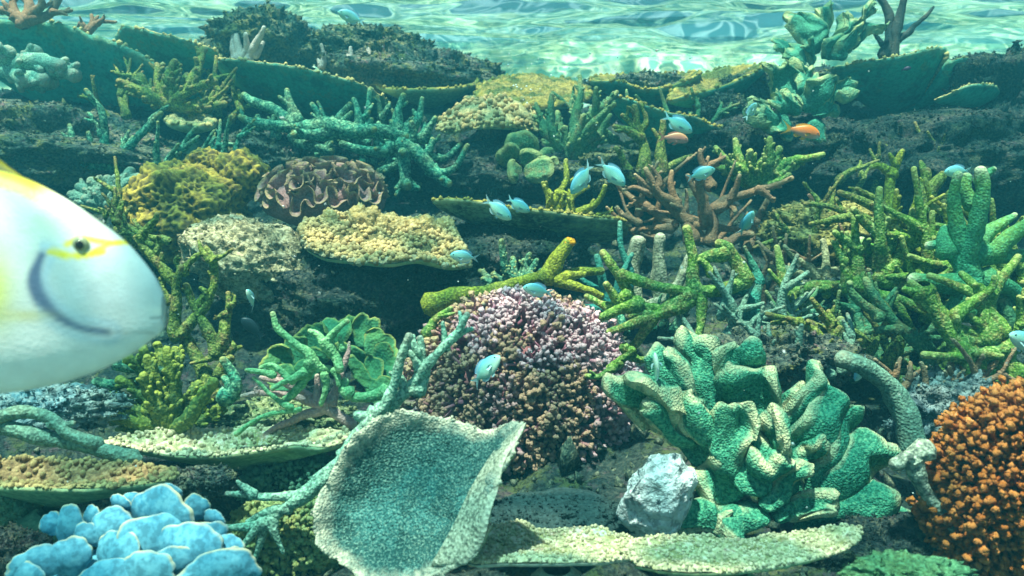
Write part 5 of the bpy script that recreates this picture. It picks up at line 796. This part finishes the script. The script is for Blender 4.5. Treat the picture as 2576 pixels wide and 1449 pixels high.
# elkhorn
e = lambda **k: k
fronds('elkhorn_coral', 'huge green elkhorn coral with thick lobes and cream edges', 1.24, (1920, 1330),
      [((1780, 1180, 10), (1575, 905, -20), 62, (-0.85, -1, .25), e(thick=24)), ((1740, 1080, 70), (1665, 862, 90), 46, (-0.76, -1, .2)), ((1800, 1050, 110), (1735, 830, 130), 49, (-0.27, -1, .2)), ((1850, 1050, 100), (1850, 836, 110), 58, (-0.22, -1, .2)), ((1880, 1100, 50), (1868, 905, 40), 80, (-0.48, -1, .35), e(lobes=3)), ((1840, 1190, -40), (1832, 1010, -90), 52, (-0.35, -1, .5), e(thick=20, cup=.5, lobes=2)), ((1960, 1180, -30), (1958, 1030, -110), 34, (-.8, -.6, .3), e(thick=24)), ((1930, 1170, -50), (1955, 1165, -125), 46, (0, -.6, .8), e(thick=20)), ((1950, 1150, 40), (2065, 925, 50), 55, (0.78, -1, .3)), ((1980, 1170, 20), (2125, 985, 10), 62, (0.81, -1, .4)), ((2020, 1230, 0), (2190, 1035, -20), 36, (0.93, -1, .3), e(thick=22)), ((2050, 1250, 0), (2245, 1105, -20), 53, (0.33, -1, .4)), ((1900, 1260, -60), (2040, 1180, -100), 28, (0.20, -1, .5), e(thick=24)), ((1920, 1300, -40), (2112, 1270, -80), 30, (-0.09, -1, .5), e(thick=26)), ((2030, 1310, 0), (2245, 1238, -40), 49, (-0.04, -1, .5)), ((2060, 1340, 10), (2298, 1305, -20), 44, (-0.11, -1, .4), e(thick=24)), ((1860, 1280, -30), (1690, 1290, -80), 30, (-0.47, -1, .4), e(thick=34, lobes=1)), ((1900, 1290, -40), (1795, 1318, -95), 34, (0.31, -1, .5), e(thick=36, lobes=1)), ((1790, 1220, -10), (1690, 1195, -50), 21, (-0.12, -1, .4), e(thick=24)), ((1990, 1170, -20), (2088, 1105, -60), 18, (0.82, -1, .3), e(thick=20)), ((1740, 1130, 0), (1610, 1000, -60), 34, (-0.15, -1, .5), e(thick=26)), ((1800, 1140, -20), (1730, 1010, -60), 38, (-0.66, -1, .4), e(thick=20)), ((1880, 1230, -50), (1900, 1100, -70), 52, (-0.21, -1, .4), e(thick=22)), ((1950, 1290, -20), (2000, 1200, -40), 59, (0.46, -1, .4), e(thick=26)), ((1870, 1250, 0), (1760, 1170, -20), 59, (-0.06, -1, .3), e(thick=28)), ((2010, 1330, 0), (2150, 1330, -30), 44, (0.71, -1, .4), e(thick=28)), ((1990, 1100, 60), (1985, 960, 90), 37, (0.58, -1, .3))], ELK, 171, warp=(15, 90), lobes=2, thick=26, lobe_depth=.07, wb=.6, rimw=.075, knob=.05, kscale=150, fb=.14, nu=30, nv=35, round_=.78, ripple=.34)
branching('pipe_coral', 'thick curved grey green pipe rising beside the elkhorn', 'coral', 1.35, [([(2312, 1160), (2300, 1100), (2285, 1030), (2235, 960), (2165, 915), (2120, 905)], 36, 27)], GREYT, 180, lean=.05, m=18)
branching('pipe_coral', 'grey speckled T shaped pipe against the rust bush', 'coral', 1.12, [([(2330, 1128), (2295, 1150), (2252, 1168)], 26, 20), ([(2290, 1150), (2325, 1230), (2368, 1288), (2400, 1338)], 25, 13)], coral('grey_pipe', (.30, .34, .27), (.22, .26, .2), rim=(.2, .2, .16), spk=.8, sscale=120, dark=(.07, .09, .08), pale=(.55, .58, .48)), 181, lean=.03, m=16)
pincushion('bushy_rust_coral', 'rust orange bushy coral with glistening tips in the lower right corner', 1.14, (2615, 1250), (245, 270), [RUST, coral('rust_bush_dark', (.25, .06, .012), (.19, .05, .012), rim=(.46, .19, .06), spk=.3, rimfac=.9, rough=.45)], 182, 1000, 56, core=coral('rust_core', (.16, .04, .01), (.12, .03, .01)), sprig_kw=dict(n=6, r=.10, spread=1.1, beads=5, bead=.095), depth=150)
bush('knob_coral', 'brownish knobbly coral between slender teal coral and honeycomb', 'coral', 2.3, (260, 520), [(200, 470), (230, 455), (270, 450), (310, 470), (345, 445), (215, 500), (300, 495), (250, 480), (330, 430), (180, 490)], GREYT, 183, r0=16, r1=12, side=6, side_len=1.7, knob=.4)
# ---------------------------------------------------------------- fish
def loft(st, m=20, power=2.0):
    """st rows: x, top z, bottom z, half width; closed body with noses at both ends"""
    st = np.asarray(st, float); th = np.linspace(0, 2 * np.pi, m, endpoint=False); V = []
    for x, t, b, w in st:
        c = (t + b) / 2; h = (t - b) / 2; cs, sn = np.cos(th), np.sin(th)
        V.append(np.stack([np.full(m, x), w * np.sign(cs) * np.abs(cs) ** (2 / power), c + h * sn], 1))
    n = len(st); V = np.vstack(V); i = np.arange(n - 1)[:, None] * m; j = np.arange(m)[None]; j2 = (j + 1) % m
    Q = np.stack([i + j, i + m + j, i + m + j2, i + j2], -1).reshape(-1, 4); a = len(V); V = np.vstack([V, V[:m].mean(0), V[-m:].mean(0)])
    T = np.vstack([np.stack([np.arange(m), (np.arange(m) + 1) % m, np.full(m, a)], 1), np.stack([(n - 1) * m + (np.arange(m) + 1) % m, (n - 1) * m + np.arange(m), np.full(m, a + 1)], 1)])
    return V, Q, T
def smooth_stations(st, n=40):
    st = np.asarray(st, float); u = np.linspace(0, 1, len(st)); t = np.linspace(0, 1, n)
    c = catmull(st, n * 4); o = np.argsort(c[:, 0]); return np.stack([np.interp(np.linspace(st[0, 0], st[-1, 0], n) if st[0, 0] < st[-1, 0] else np.linspace(st[-1, 0], st[0, 0], n), c[o, 0], c[o, k]) for k in range(4)], 1)
def fin(name, pts, root, th, col_root, col_tip, mat, y=0., tilt=0., axis=None):
    """thin fin with rays: outer edge points and matching root points in the x-z plane"""
    pts = np.asarray(pts, float); root = np.asarray(root, float); n = 26; a = catmull(np.c_[pts, np.zeros(len(pts))], n)[:, :2]; b = catmull(np.c_[root, np.zeros(len(root))], n)[:, :2]; k = 6; V = []; C = []
    u = np.linspace(0, 1, k)[:, None, None]; S = b[None] * (1 - u) + a[None] * u; ray = .25 * th * np.cos(np.arange(n) * np.pi)[None] * np.ones((k, 1)); tk = th * (1.1 - .8 * u[:, :, 0]) * np.ones((1, n)) + ray
    g = np.stack([S[..., 0], y + tilt * (u[..., 0] * np.ones((1, n))) , S[..., 1]], -1)
    for sgn in (1, -1): q = g.copy(); q[..., 1] += sgn * tk; V.append(q.reshape(-1, 3))
    V = np.vstack(V); m = k * n; i = np.arange(k - 1)[:, None] * n; j = np.arange(n - 1)[None]; Q = np.stack([i + j, i + j + 1, i + n + j + 1, i + n + j], -1).reshape(-1, 4)
    bd = list(range(n)) + [r * n + n - 1 for r in range(1, k)] + [(k - 1) * n + c for c in range(n - 2, -1, -1)] + [r * n for r in range(k - 2, 0, -1)]
    E = np.array([[bd[t], bd[(t + 1) % len(bd)], bd[(t + 1) % len(bd)] + m, bd[t] + m] for t in range(len(bd))]); Q = np.vstack([Q, Q[:, ::-1] + m, E])
    uu = np.tile(np.repeat(np.linspace(0, 1, k), n), 2)[:, None]; C = np.array(col_root) * (1 - uu) + np.array(col_tip) * uu
    return mesh(name, V, Q, None, mat, None, C)
def eye_meshes(r, iris, y, x, z, side):
    v, T = ico(2); w = v.copy(); w[:, 1] *= .5; e = mesh('eye', w * r + [x, side * y, z], None, T, iris); p = mesh('pupil', w * np.array([.62, .8, .62]) * r + [x, side * (y + r * .22), z], None, T, flat_mat('pupil_black', (.012, .015, .02), .1)); return e, p
FISH = fishmat('fish_skin', .38); FINM = fishmat('fish_fin', .4, .85)
def bend_mesh(me, amt):
    n = len(me.vertices); c = np.empty(n * 3, np.float32); me.vertices.foreach_get('co', c); c = c.reshape(-1, 3); x = np.minimum(c[:, 0], .12) - .12; c[:, 1] += amt * x * x; me.vertices.foreach_set('co', c.ravel()); me.update()
def small_fish(kind, bend=0.):
    """unit long fish, nose at +x .5, tail tip at -.5"""
    parts = []
    if kind == 'chromis':
        st = smooth_stations([(-.30, .035, -.035, .012), (-.22, .07, -.075, .028), (-.08, .155, -.165, .055), (.08, .195, -.20, .07), (.22, .185, -.19, .075), (.34, .145, -.15, .068), (.43, .085, -.10, .048), (.49, .015, -.045, .016), (.5, -.005, -.02, .004)], 34)
        top, mid, bel = np.array((.15, .50, .64)), np.array((.34, .76, .63)), np.array((.64, .86, .70)); fr, ft = (.40, .70, .70), (.48, .74, .80); iris = flat_mat('chromis_iris', (.25, .55, .55))
    else:
        st = smooth_stations([(-.26, .045, -.04, .014), (-.16, .085, -.07, .032), (0, .15, -.115, .055), (.15, .185, -.135, .068), (.28, .175, -.14, .07), (.38, .13, -.13, .062), (.46, .06, -.10, .04), (.495, -.02, -.07, .012), (.5, -.035, -.055, .004)], 34)
        if kind == 'orange': top, mid, bel, fr, ft = np.array((.80, .20, .015)), np.array((.85, .24, .045)), np.array((.80, .42, .34)), (.85, .35, .03), (.85, .45, .05)
        else: top, mid, bel, fr, ft = np.array((.60, .30, .14)), np.array((.66, .26, .19)), np.array((.66, .36, .34)), (.66, .26, .16), (.72, .30, .22)
        iris = flat_mat('anthias_iris', (.45, .18, .12))
    V, Q, T = loft(st, 22); tz = np.interp(V[:, 0], st[:, 0], st[:, 1]); bz = np.interp(V[:, 0], st[:, 0], st[:, 2]); f = np.clip((V[:, 2] - bz) / (tz - bz + 1e-6), 0, 1)[:, None]
    c = np.where(f > .55, mid + (top - mid) * sstep(.55, .95, f), bel + (mid - bel) * sstep(.05, .55, f))
    if kind == 'orange': h = sstep(.36, .46, V[:, 0] + .3 * (.4 - f[:, 0]))[:, None]; c = c * (1 - h * (f < .45)) + np.array((.75, .55, .5)) * h * (f < .45)
    parts.append(('body', mesh('body', V, Q, T, FISH, None, c)))
    if kind == 'chromis':
        parts.append(('tail_fin', fin('tail_fin', [(-.50, .14), (-.42, .05), (-.37, 0), (-.42, -.05), (-.50, -.15)], [(-.28, .035), (-.28, .018), (-.28, 0), (-.28, -.018), (-.28, -.035)], .006, fr, ft, FINM)))
        parts.append(('dorsal_fin', fin('dorsal_fin', [(.18, .2), (.08, .245), (-.05, .235), (-.17, .20), (-.25, .13)], [(.18, .18), (.08, .185), (-.05, .16), (-.14, .11), (-.2, .07)], .005, fr, (.2, .45, .75), FINM)))
        parts.append(('anal_fin', fin('anal_fin', [(.02, -.2), (-.06, -.22), (-.15, -.2), (-.22, -.13)], [(.02, -.18), (-.05, -.165), (-.12, -.13), (-.19, -.08)], .005, fr, ft, FINM)))
        parts.append(('pelvic_fin', fin('pelvic_fin', [(.16, -.2), (.1, -.25), (.02, -.235)], [(.18, -.18), (.13, -.185), (.08, -.18)], .006, fr, ft, FINM)))
        ey = (.395, .035, .058, .026); px = (.24, -.045)
    else:
        parts.append(('tail_fin', fin('tail_fin', [(-.52, .21), (-.40, .10), (-.35, .0), (-.40, -.1), (-.54, -.2)], [(-.24, .045), (-.24, .02), (-.24, 0), (-.24, -.02), (-.24, -.045)], .006, fr, ft, FINM)))
        parts.append(('dorsal_fin', fin('dorsal_fin', [(.24, .19), (.1, .215), (-.04, .20), (-.17, .13)], [(.24, .17), (.1, .165), (-.04, .125), (-.14, .085)], .005, fr, ft, FINM)))
        parts.append(('anal_fin', fin('anal_fin', [(.0, -.13), (-.08, -.17), (-.17, -.12)], [(.02, -.11), (-.06, -.09), (-.13, -.07)], .005, fr, ft, FINM)))
        parts.append(('pelvic_fin', fin('pelvic_fin', [(.16, -.16), (.09, -.21), (.0, -.20)], [(.2, -.12), (.14, -.125), (.08, -.125)], .006, fr, ft, FINM)))
        ey = (.41, .03, .05, .026); px = (.24, -.03)
    for sd in (1, -1):
        parts.append(('pectoral_fin', fin('pectoral_fin', [(px[0] - .05, px[1] + .03), (px[0] - .15, px[1] - .0), (px[0] - .12, px[1] - .07)], [(px[0], px[1] + .02), (px[0], px[1]), (px[0], px[1] - .025)], .004, fr, ft, FINM, y=sd * .068, tilt=sd * .07)))
        e, p = eye_meshes(ey[3], iris, ey[2] * .93, ey[0], ey[1], sd); parts.append(('eye', e, p))
    if bend:
        for q in parts:
            for me in q[1:]: bend_mesh(me, bend)
    return parts
def place_fish(name, label, parts, head, tail, d, dz=0., roll=0., group=None, cat='fish', stretch=1.):
    """head and tail tip in the picture at distance d; dz = how much farther the tail is than the head, in lengths"""
    h = W((head[0], head[1], 0), d); t = W((tail[0], tail[1], 0), d); L0 = np.linalg.norm(h - t); t = t + FWD * dz * L0; x = unit(h - t); L = np.linalg.norm(h - t) * stretch
    up = np.array([0, 0, 1.]); z = unit(up - x * np.dot(up, x)); y = np.cross(z, x); R = Matrix(((x[0], y[0], z[0]), (x[1], y[1], z[1]), (x[2], y[2], z[2]))).to_4x4()
    c = (h + t) / 2; o = thing(name, label, cat, c, group); B = R @ Matrix.Rotation(math.radians(roll), 4, 'X') @ Matrix.Scale(L, 4)
    for q in parts:
        k = link(q[0], q[1], o, None, B)
        if len(q) > 2: link('pupil', q[2], k)
    return o
CH = [small_fish('chromis', b) for b in (0., .55, -.55)]
gname = 'blue green chromis'
for k, (h, t, d, dz, roll, lab) in enumerate([
    ((1287, 551), (1216, 497), 1.85, .25, 0, 'blue green fish diving in front of the blackened plate, larger of two'),
    ((1333, 532), (1272, 497), 1.95, .1, 0, 'smaller blue green fish just behind the larger one at the blackened plate'),
    ((1132, 640), (1206, 652), 1.75, .15, 0, 'blue green fish facing the edge of the knobbly tan table'),
    ((1315, 722), (1393, 738), 1.6, .15, 0, 'blue green fish hovering before the mossy log'),
    ((1257, 894), (1180, 972), 1.3, .2, -25, 'blue green fish swimming up in front of the pink bush'),
    ((1436, 487), (1497, 408), 1.95, .1, 0, 'blue green fish diving head down beside the mustard twigs'),
    ((1573, 466), (1505, 402), 1.95, .1, 0, 'blue green fish descending toward the brown pink staghorn'),
    ((1742, 332), (1668, 287), 2.2, .1, 0, 'pale blue green fish above the pinkish fish'),
    ((1903, 258), (1885, 292), 2.35, .8, 20, 'small bluish fish seen end on before the lower leafy coral'),
    ((1799, 424), (1727, 448), 1.95, .1, 0, 'blue green fish passing over the brown pink staghorn'),
    ((1895, 530), (1868, 594), 1.9, .3, 25, 'pale fish rising at the right side of the brown staghorn'),
    ((1647, 886), (1664, 982), 1.18, .25, 75, 'slim fish seen from above before the elkhorn coral'),
    ((2150, 958), (2192, 900), 1.35, .3, 20, 'blurred blue fish above the curved grey pipe'),
    ((2540, 838), (2640, 890), 1.25, .15, 0, 'blue green fish at the right end of the thicket'),
    ((620, 728), (634, 778), 1.55, .9, 15, 'tiny pale fish facing out of the dark cave'),
    ((2375, 432), (2450, 428), 1.75, .15, 0, 'blue green fish half hidden by the whitened antler crown'),
    ((850, 28), (915, 52), 2.6, .3, 0, 'faint pale fish close under the water surface')]):
    place_fish('chromis_fish', lab, CH[(0, 1, 2)[k % 3]], h, t, d, dz, roll, gname)
place_fish('anthias_fish', 'bright orange fish with a forked yellow tail', small_fish('orange', .25), (2064, 340), (1970, 318), 2.25, .12, 0, 'anthias')
place_fish('anthias_fish', 'pinkish salmon fish beneath a pale blue green fish', small_fish('pink', -.2), (1732, 351), (1653, 343), 2.15, .1, 0, 'anthias')
place_fish('anthias_fish', 'tiny salmon fish peeking over the mossy mound', small_fish('pink', .2), (2032, 488), (2056, 505), 2.0, .5, 0, 'anthias')
def dark_fish(name, label, head, tail, d, c):
    V, Q, T = loft(smooth_stations([(-.3, .05, -.05, .02), (-.15, .13, -.13, .05), (.05, .2, -.2, .08), (.25, .2, -.19, .08), (.4, .12, -.13, .06), (.49, .02, -.04, .02), (.5, 0, -.02, .005)], 26), 18)
    fm = fishmat('fish_skin', .38); parts = [('body', mesh('body', V, Q, T, fm, None, np.tile(c, (len(V), 1)))), ('tail_fin', fin('tail_fin', [(-.5, .14), (-.45, 0), (-.5, -.14)], [(-.28, .05), (-.28, 0), (-.28, -.05)], .008, c, c, FINM)), ('dorsal_fin', fin('dorsal_fin', [(.2, .23), (0, .26), (-.2, .2)], [(.2, .19), (0, .18), (-.2, .09)], .006, c, c, FINM))]
    return place_fish(name, label, parts, head, tail, d, .3)
dark_fish('damsel_fish', 'dark plump fish lurking in the cave below the tiny pale fish', (608, 800), (655, 850), 1.75, (.02, .045, .06))
dark_fish('damsel_fish', 'tiny dark violet fish under the largest right plate', (2292, 170), (2270, 175), 2.5, (.04, .02, .07))

def big_fish():
    d = .62; s = d / F; o = thing('surgeon_fish', 'big pale grey fish with yellow eye streak, seen head on its right side', 'fish', W((-250, 720), d))
    # outline in picture units: x, upper and lower edge; the body runs on out of the picture to its tail
    prof = [(418, 768, 812, 6), (413, 746, 824, 13), (402, 720, 838, 20), (385, 690, 852, 28), (350, 645, 878, 40), (310, 603, 902, 52), (240, 550, 935, 68), (160, 497, 962, 82), (80, 455, 980, 92), (0, 428, 990, 98), (-120, 405, 996, 102), (-260, 400, 990, 100), (-420, 425, 965, 92), (-580, 480, 915, 76), (-720, 560, 850, 54), (-820, 630, 800, 34), (-880, 655, 780, 24), (-930, 655, 780, 18)]
    st = np.array([(-(p[0]), -p[1], -p[2], p[3]) for p in prof], float); n = 220
    c = catmull(st, n * 3); xs = np.concatenate([np.linspace(-412, -380, 22, endpoint=False), np.linspace(-380, 930, n)]); oo = np.argsort(c[:, 0]); S = np.stack([np.interp(xs, c[oo, 0], c[oo, k]) for k in range(4)], 1)
    V, Q, T = loft(S, 120, 2.1); X0 = -V[:, 0]; Y0 = -V[:, 2]; X = CX + (X0 - CX) / .957; Y = CY + (Y0 - CY) / .957      # marks lie on the flank, nearer than the outline
    g = lambda cx, cy, rx, ry: np.exp(-(((X - cx) / rx) ** 2 + ((Y - cy) / ry) ** 2))[:, None]
    mix = lambda C, col, f: C * (1 - np.clip(f, 0, 1)) + np.array(col) * np.clip(f, 0, 1)
    C = np.tile(np.array((.62, .70, .68)), (len(V), 1)); C = mix(C, (.84, .88, .74), sstep(640, 500, Y)[:, None]); C = mix(C, (.92, .96, .96), sstep(790, 880, Y + (X * .10))[:, None])  # white belly, brightened further to carry bounced light in the colour
    C = mix(C, (.52, .62, .66), .9 * g(230, 740, 150, 95)); C = mix(C, (.42, .42, .34), .55 * g(180, 545, 120, 30)); C = mix(C, (.34, .42, .45), .5 * g(370, 720, 50, 60))
    # gill edge: navy crescent from behind the eye to the throat
    ax = np.array([(100, 640), (86, 690), (95, 740), (130, 790), (185, 825), (250, 838)]); cc = catmull(np.c_[ax, np.zeros(6)], 120)[:, :2]; dd = np.sqrt(((np.stack([X, Y], 1)[:, None] - cc[None]) ** 2).sum(-1)) if False else None
    dist = np.full(len(V), 1e9)
    for q in cc: dist = np.minimum(dist, (X - q[0]) ** 2 + (Y - q[1]) ** 2)
    dist = np.sqrt(dist); wid = 8 + 10 * sstep(640, 720, Y) * sstep(835, 760, Y); C = mix(C, (.05, .10, .22), (.92 * sstep(wid + 10, wid - 8, dist))[:, None])
    C = mix(C, (.35, .55, .72), (.5 * np.exp(-((dist - 24) / 12) ** 2) * (X > 95))[:, None])
    # yellow: eye streak, upper back edge, gill patch
    yel = (.78, .66, .02)
    def streak(pts, w): 
        q = catmull(np.c_[np.array(pts, float), np.zeros(len(pts))], 90)[:, :2]; m_ = np.full(len(V), 1e9)
        for k_ in q: m_ = np.minimum(m_, (X - k_[0]) ** 2 + ((Y - k_[1]) * 1.15) ** 2)
        return sstep(w + 4, w - 3, np.sqrt(m_))[:, None]
    C = mix(C, yel, .95 * streak([(120, 632), (150, 640), (190, 642), (235, 632)], 9)); C = mix(C, yel, .95 * streak([(155, 612), (185, 598), (225, 604), (262, 608), (300, 594), (322, 597)], 8)); C = mix(C, yel, .9 * streak([(215, 630), (240, 615), (262, 605)], 7))
    upper = np.interp(X0, [p[0] for p in prof][::-1], [p[1] for p in prof][::-1]); C = mix(C, (.80, .62, .03), (.95 * sstep(52, 30, Y0 - upper) * sstep(170, 90, X0))[:, None])
    C = mix(C, (.62, .64, .08), .75 * g(-8, 735, 40, 90)); C = mix(C, (.62, .58, .16), .6 * g(60, 795, 60, 14)); C = mix(C, (.62, .64, .08), .6 * g(-60, 720, 60, 60))
    # mouth: pale lips with a dark cleft
    C = mix(C, (.74, .78, .70), .8 * g(385, 785, 34, 12)); C = mix(C, (.22, .25, .25), .8 * streak([(350, 803), (385, 800), (415, 798)], 3)); C = mix(C, (.40, .44, .42), .5 * streak([(250, 838), (300, 838), (350, 842)], 4))
    base = W((0, 0), d); world = base + RIGHT * (X0 * s)[:, None] - UP * (Y0 * s)[:, None] + FWD * (V[:, 1] * s)[:, None] - np.array(o.location)
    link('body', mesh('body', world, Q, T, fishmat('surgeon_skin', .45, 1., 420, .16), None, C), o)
    fp = lambda x, y, z=0: (base + RIGHT * x * s - UP * y * s + FWD * z * s) - np.array(o.location)
    def ball(name, x, y, z, r, mat, parent, sq=.6):
        v, T_ = ico(3); w = v * np.array([1, sq, 1]) * r * s; return link(name, mesh(name, w + fp(x, y, z), None, T_, mat), parent)
    for sd in (-1, 1):
        eo = ball('eye', 231, 620, sd * 52, 22, flat_mat('surgeon_iris', (.30, .34, .20)), o); ball('pupil', 233, 620, sd * 61, 12, flat_mat('pupil_black', (.012, .015, .02), .1), eo)
        pm = fin('pectoral_fin', [(-40, -660), (-150, -640), (-230, -720), (-160, -800)], [(10, -690), (5, -720), (5, -745), (10, -770)], 2.5, (.68, .62, .08), (.75, .72, .2), FINM, y=0, tilt=46)
        n_ = len(pm.vertices); c_ = np.empty(n_ * 3, np.float32); pm.vertices.foreach_get('co', c_); c_ = c_.reshape(-1, 3); w = np.array([fp(a[0], -a[2], sd * (92 + a[1])) for a in c_], np.float32); pm.vertices.foreach_set('co', w.ravel()); pm.update(); link('pectoral_fin', pm, o)
    for nm, pts, root, c0, c1 in (('dorsal_fin', [(60, -447), (-60, -370), (-250, -340), (-480, -370), (-680, -500), (-760, -590)], [(70, -456), (-60, -420), (-250, -405), (-450, -440), (-620, -510), (-720, -570)], (.12, .14, .18), (.75, .6, .05)), ('anal_fin', [(-120, -996), (-260, -1060), (-480, -1030), (-680, -930), (-760, -840)], [(-110, -990), (-260, -985), (-430, -955), (-600, -900), (-720, -845)], (.6, .62, .5), (.7, .6, .1)), ('tail_fin', [(-1180, -480), (-1080, -600), (-1050, -715), (-1080, -830), (-1180, -950)], [(-905, -660), (-910, -690), (-912, -715), (-910, -745), (-905, -775)], (.6, .66, .64), (.7, .66, .2))):
        pm = fin(nm, pts, root, 4, c0, c1, FINM); n_ = len(pm.vertices); c_ = np.empty(n_ * 3, np.float32); pm.vertices.foreach_get('co', c_); c_ = c_.reshape(-1, 3); w = np.array([fp(a[0], -a[2], a[1]) for a in c_], np.float32); pm.vertices.foreach_set('co', w.ravel()); pm.update(); link(nm, pm, o)
big_fish()

# ---------------------------------------------------------------- loose bits on the bed  (RUBBLE)
_n = np.tile([0., 0, 1], (len(TERR), 1))
RB = coral('rubble', (.10, .12, .08), (.05, .075, .06), spk=.7, sscale=120, patch=30, bump=.8, bscale=90, poly=False, pale=(.28, .28, .2), dark=(.015, .025, .025))
_g = fuzz(None, TERR, _n, 9000, .008, RB, 5, 'coral_rubble'); _g2 = fuzz(None, TERR, _n, 9000, .004, coral('reef_rock', None, None), 6, 'algae_turf')

bm_ = flat_mat('bubble_white', (.8, .9, .9), .05); v_, T_ = ico(1); bb_ = mesh('air_bubble', v_, None, T_, bm_); rs_ = np.random.default_rng(8)
for k in range(44):
    x_, y_ = (rs_.uniform(1270, 1900), rs_.uniform(120, 205)) if k < 34 else (rs_.uniform(1290, 1360), rs_.uniform(205, 262))
    d_ = 2.9 + rs_.uniform(-.3, .2) if k < 34 else 2.75; r_ = rs_.uniform(1.2, 3.) * d_ / F
    o_ = link('air_bubble', bb_, None, None, Matrix.Translation(Vector(tuple(P(x_, y_, d_)))) @ Matrix.Scale(r_, 4)); tag(o_, 'tiny glinting air bubble in open water above the pitted plate', 'bubble', 'glinting air bubbles')

rs_ = np.random.default_rng(19); n_ = 260; dd_ = rs_.uniform(.7, 2.6, n_); pp_ = np.array([P(rs_.uniform(0, 2576), rs_.uniform(100, 1400), q) for q in dd_])
fuzz(None, pp_, rs_.normal(size=(n_, 3)), n_, .0009, flat_mat('drift_white', (.75, .8, .75), .6), 3, 'drifting_particles')
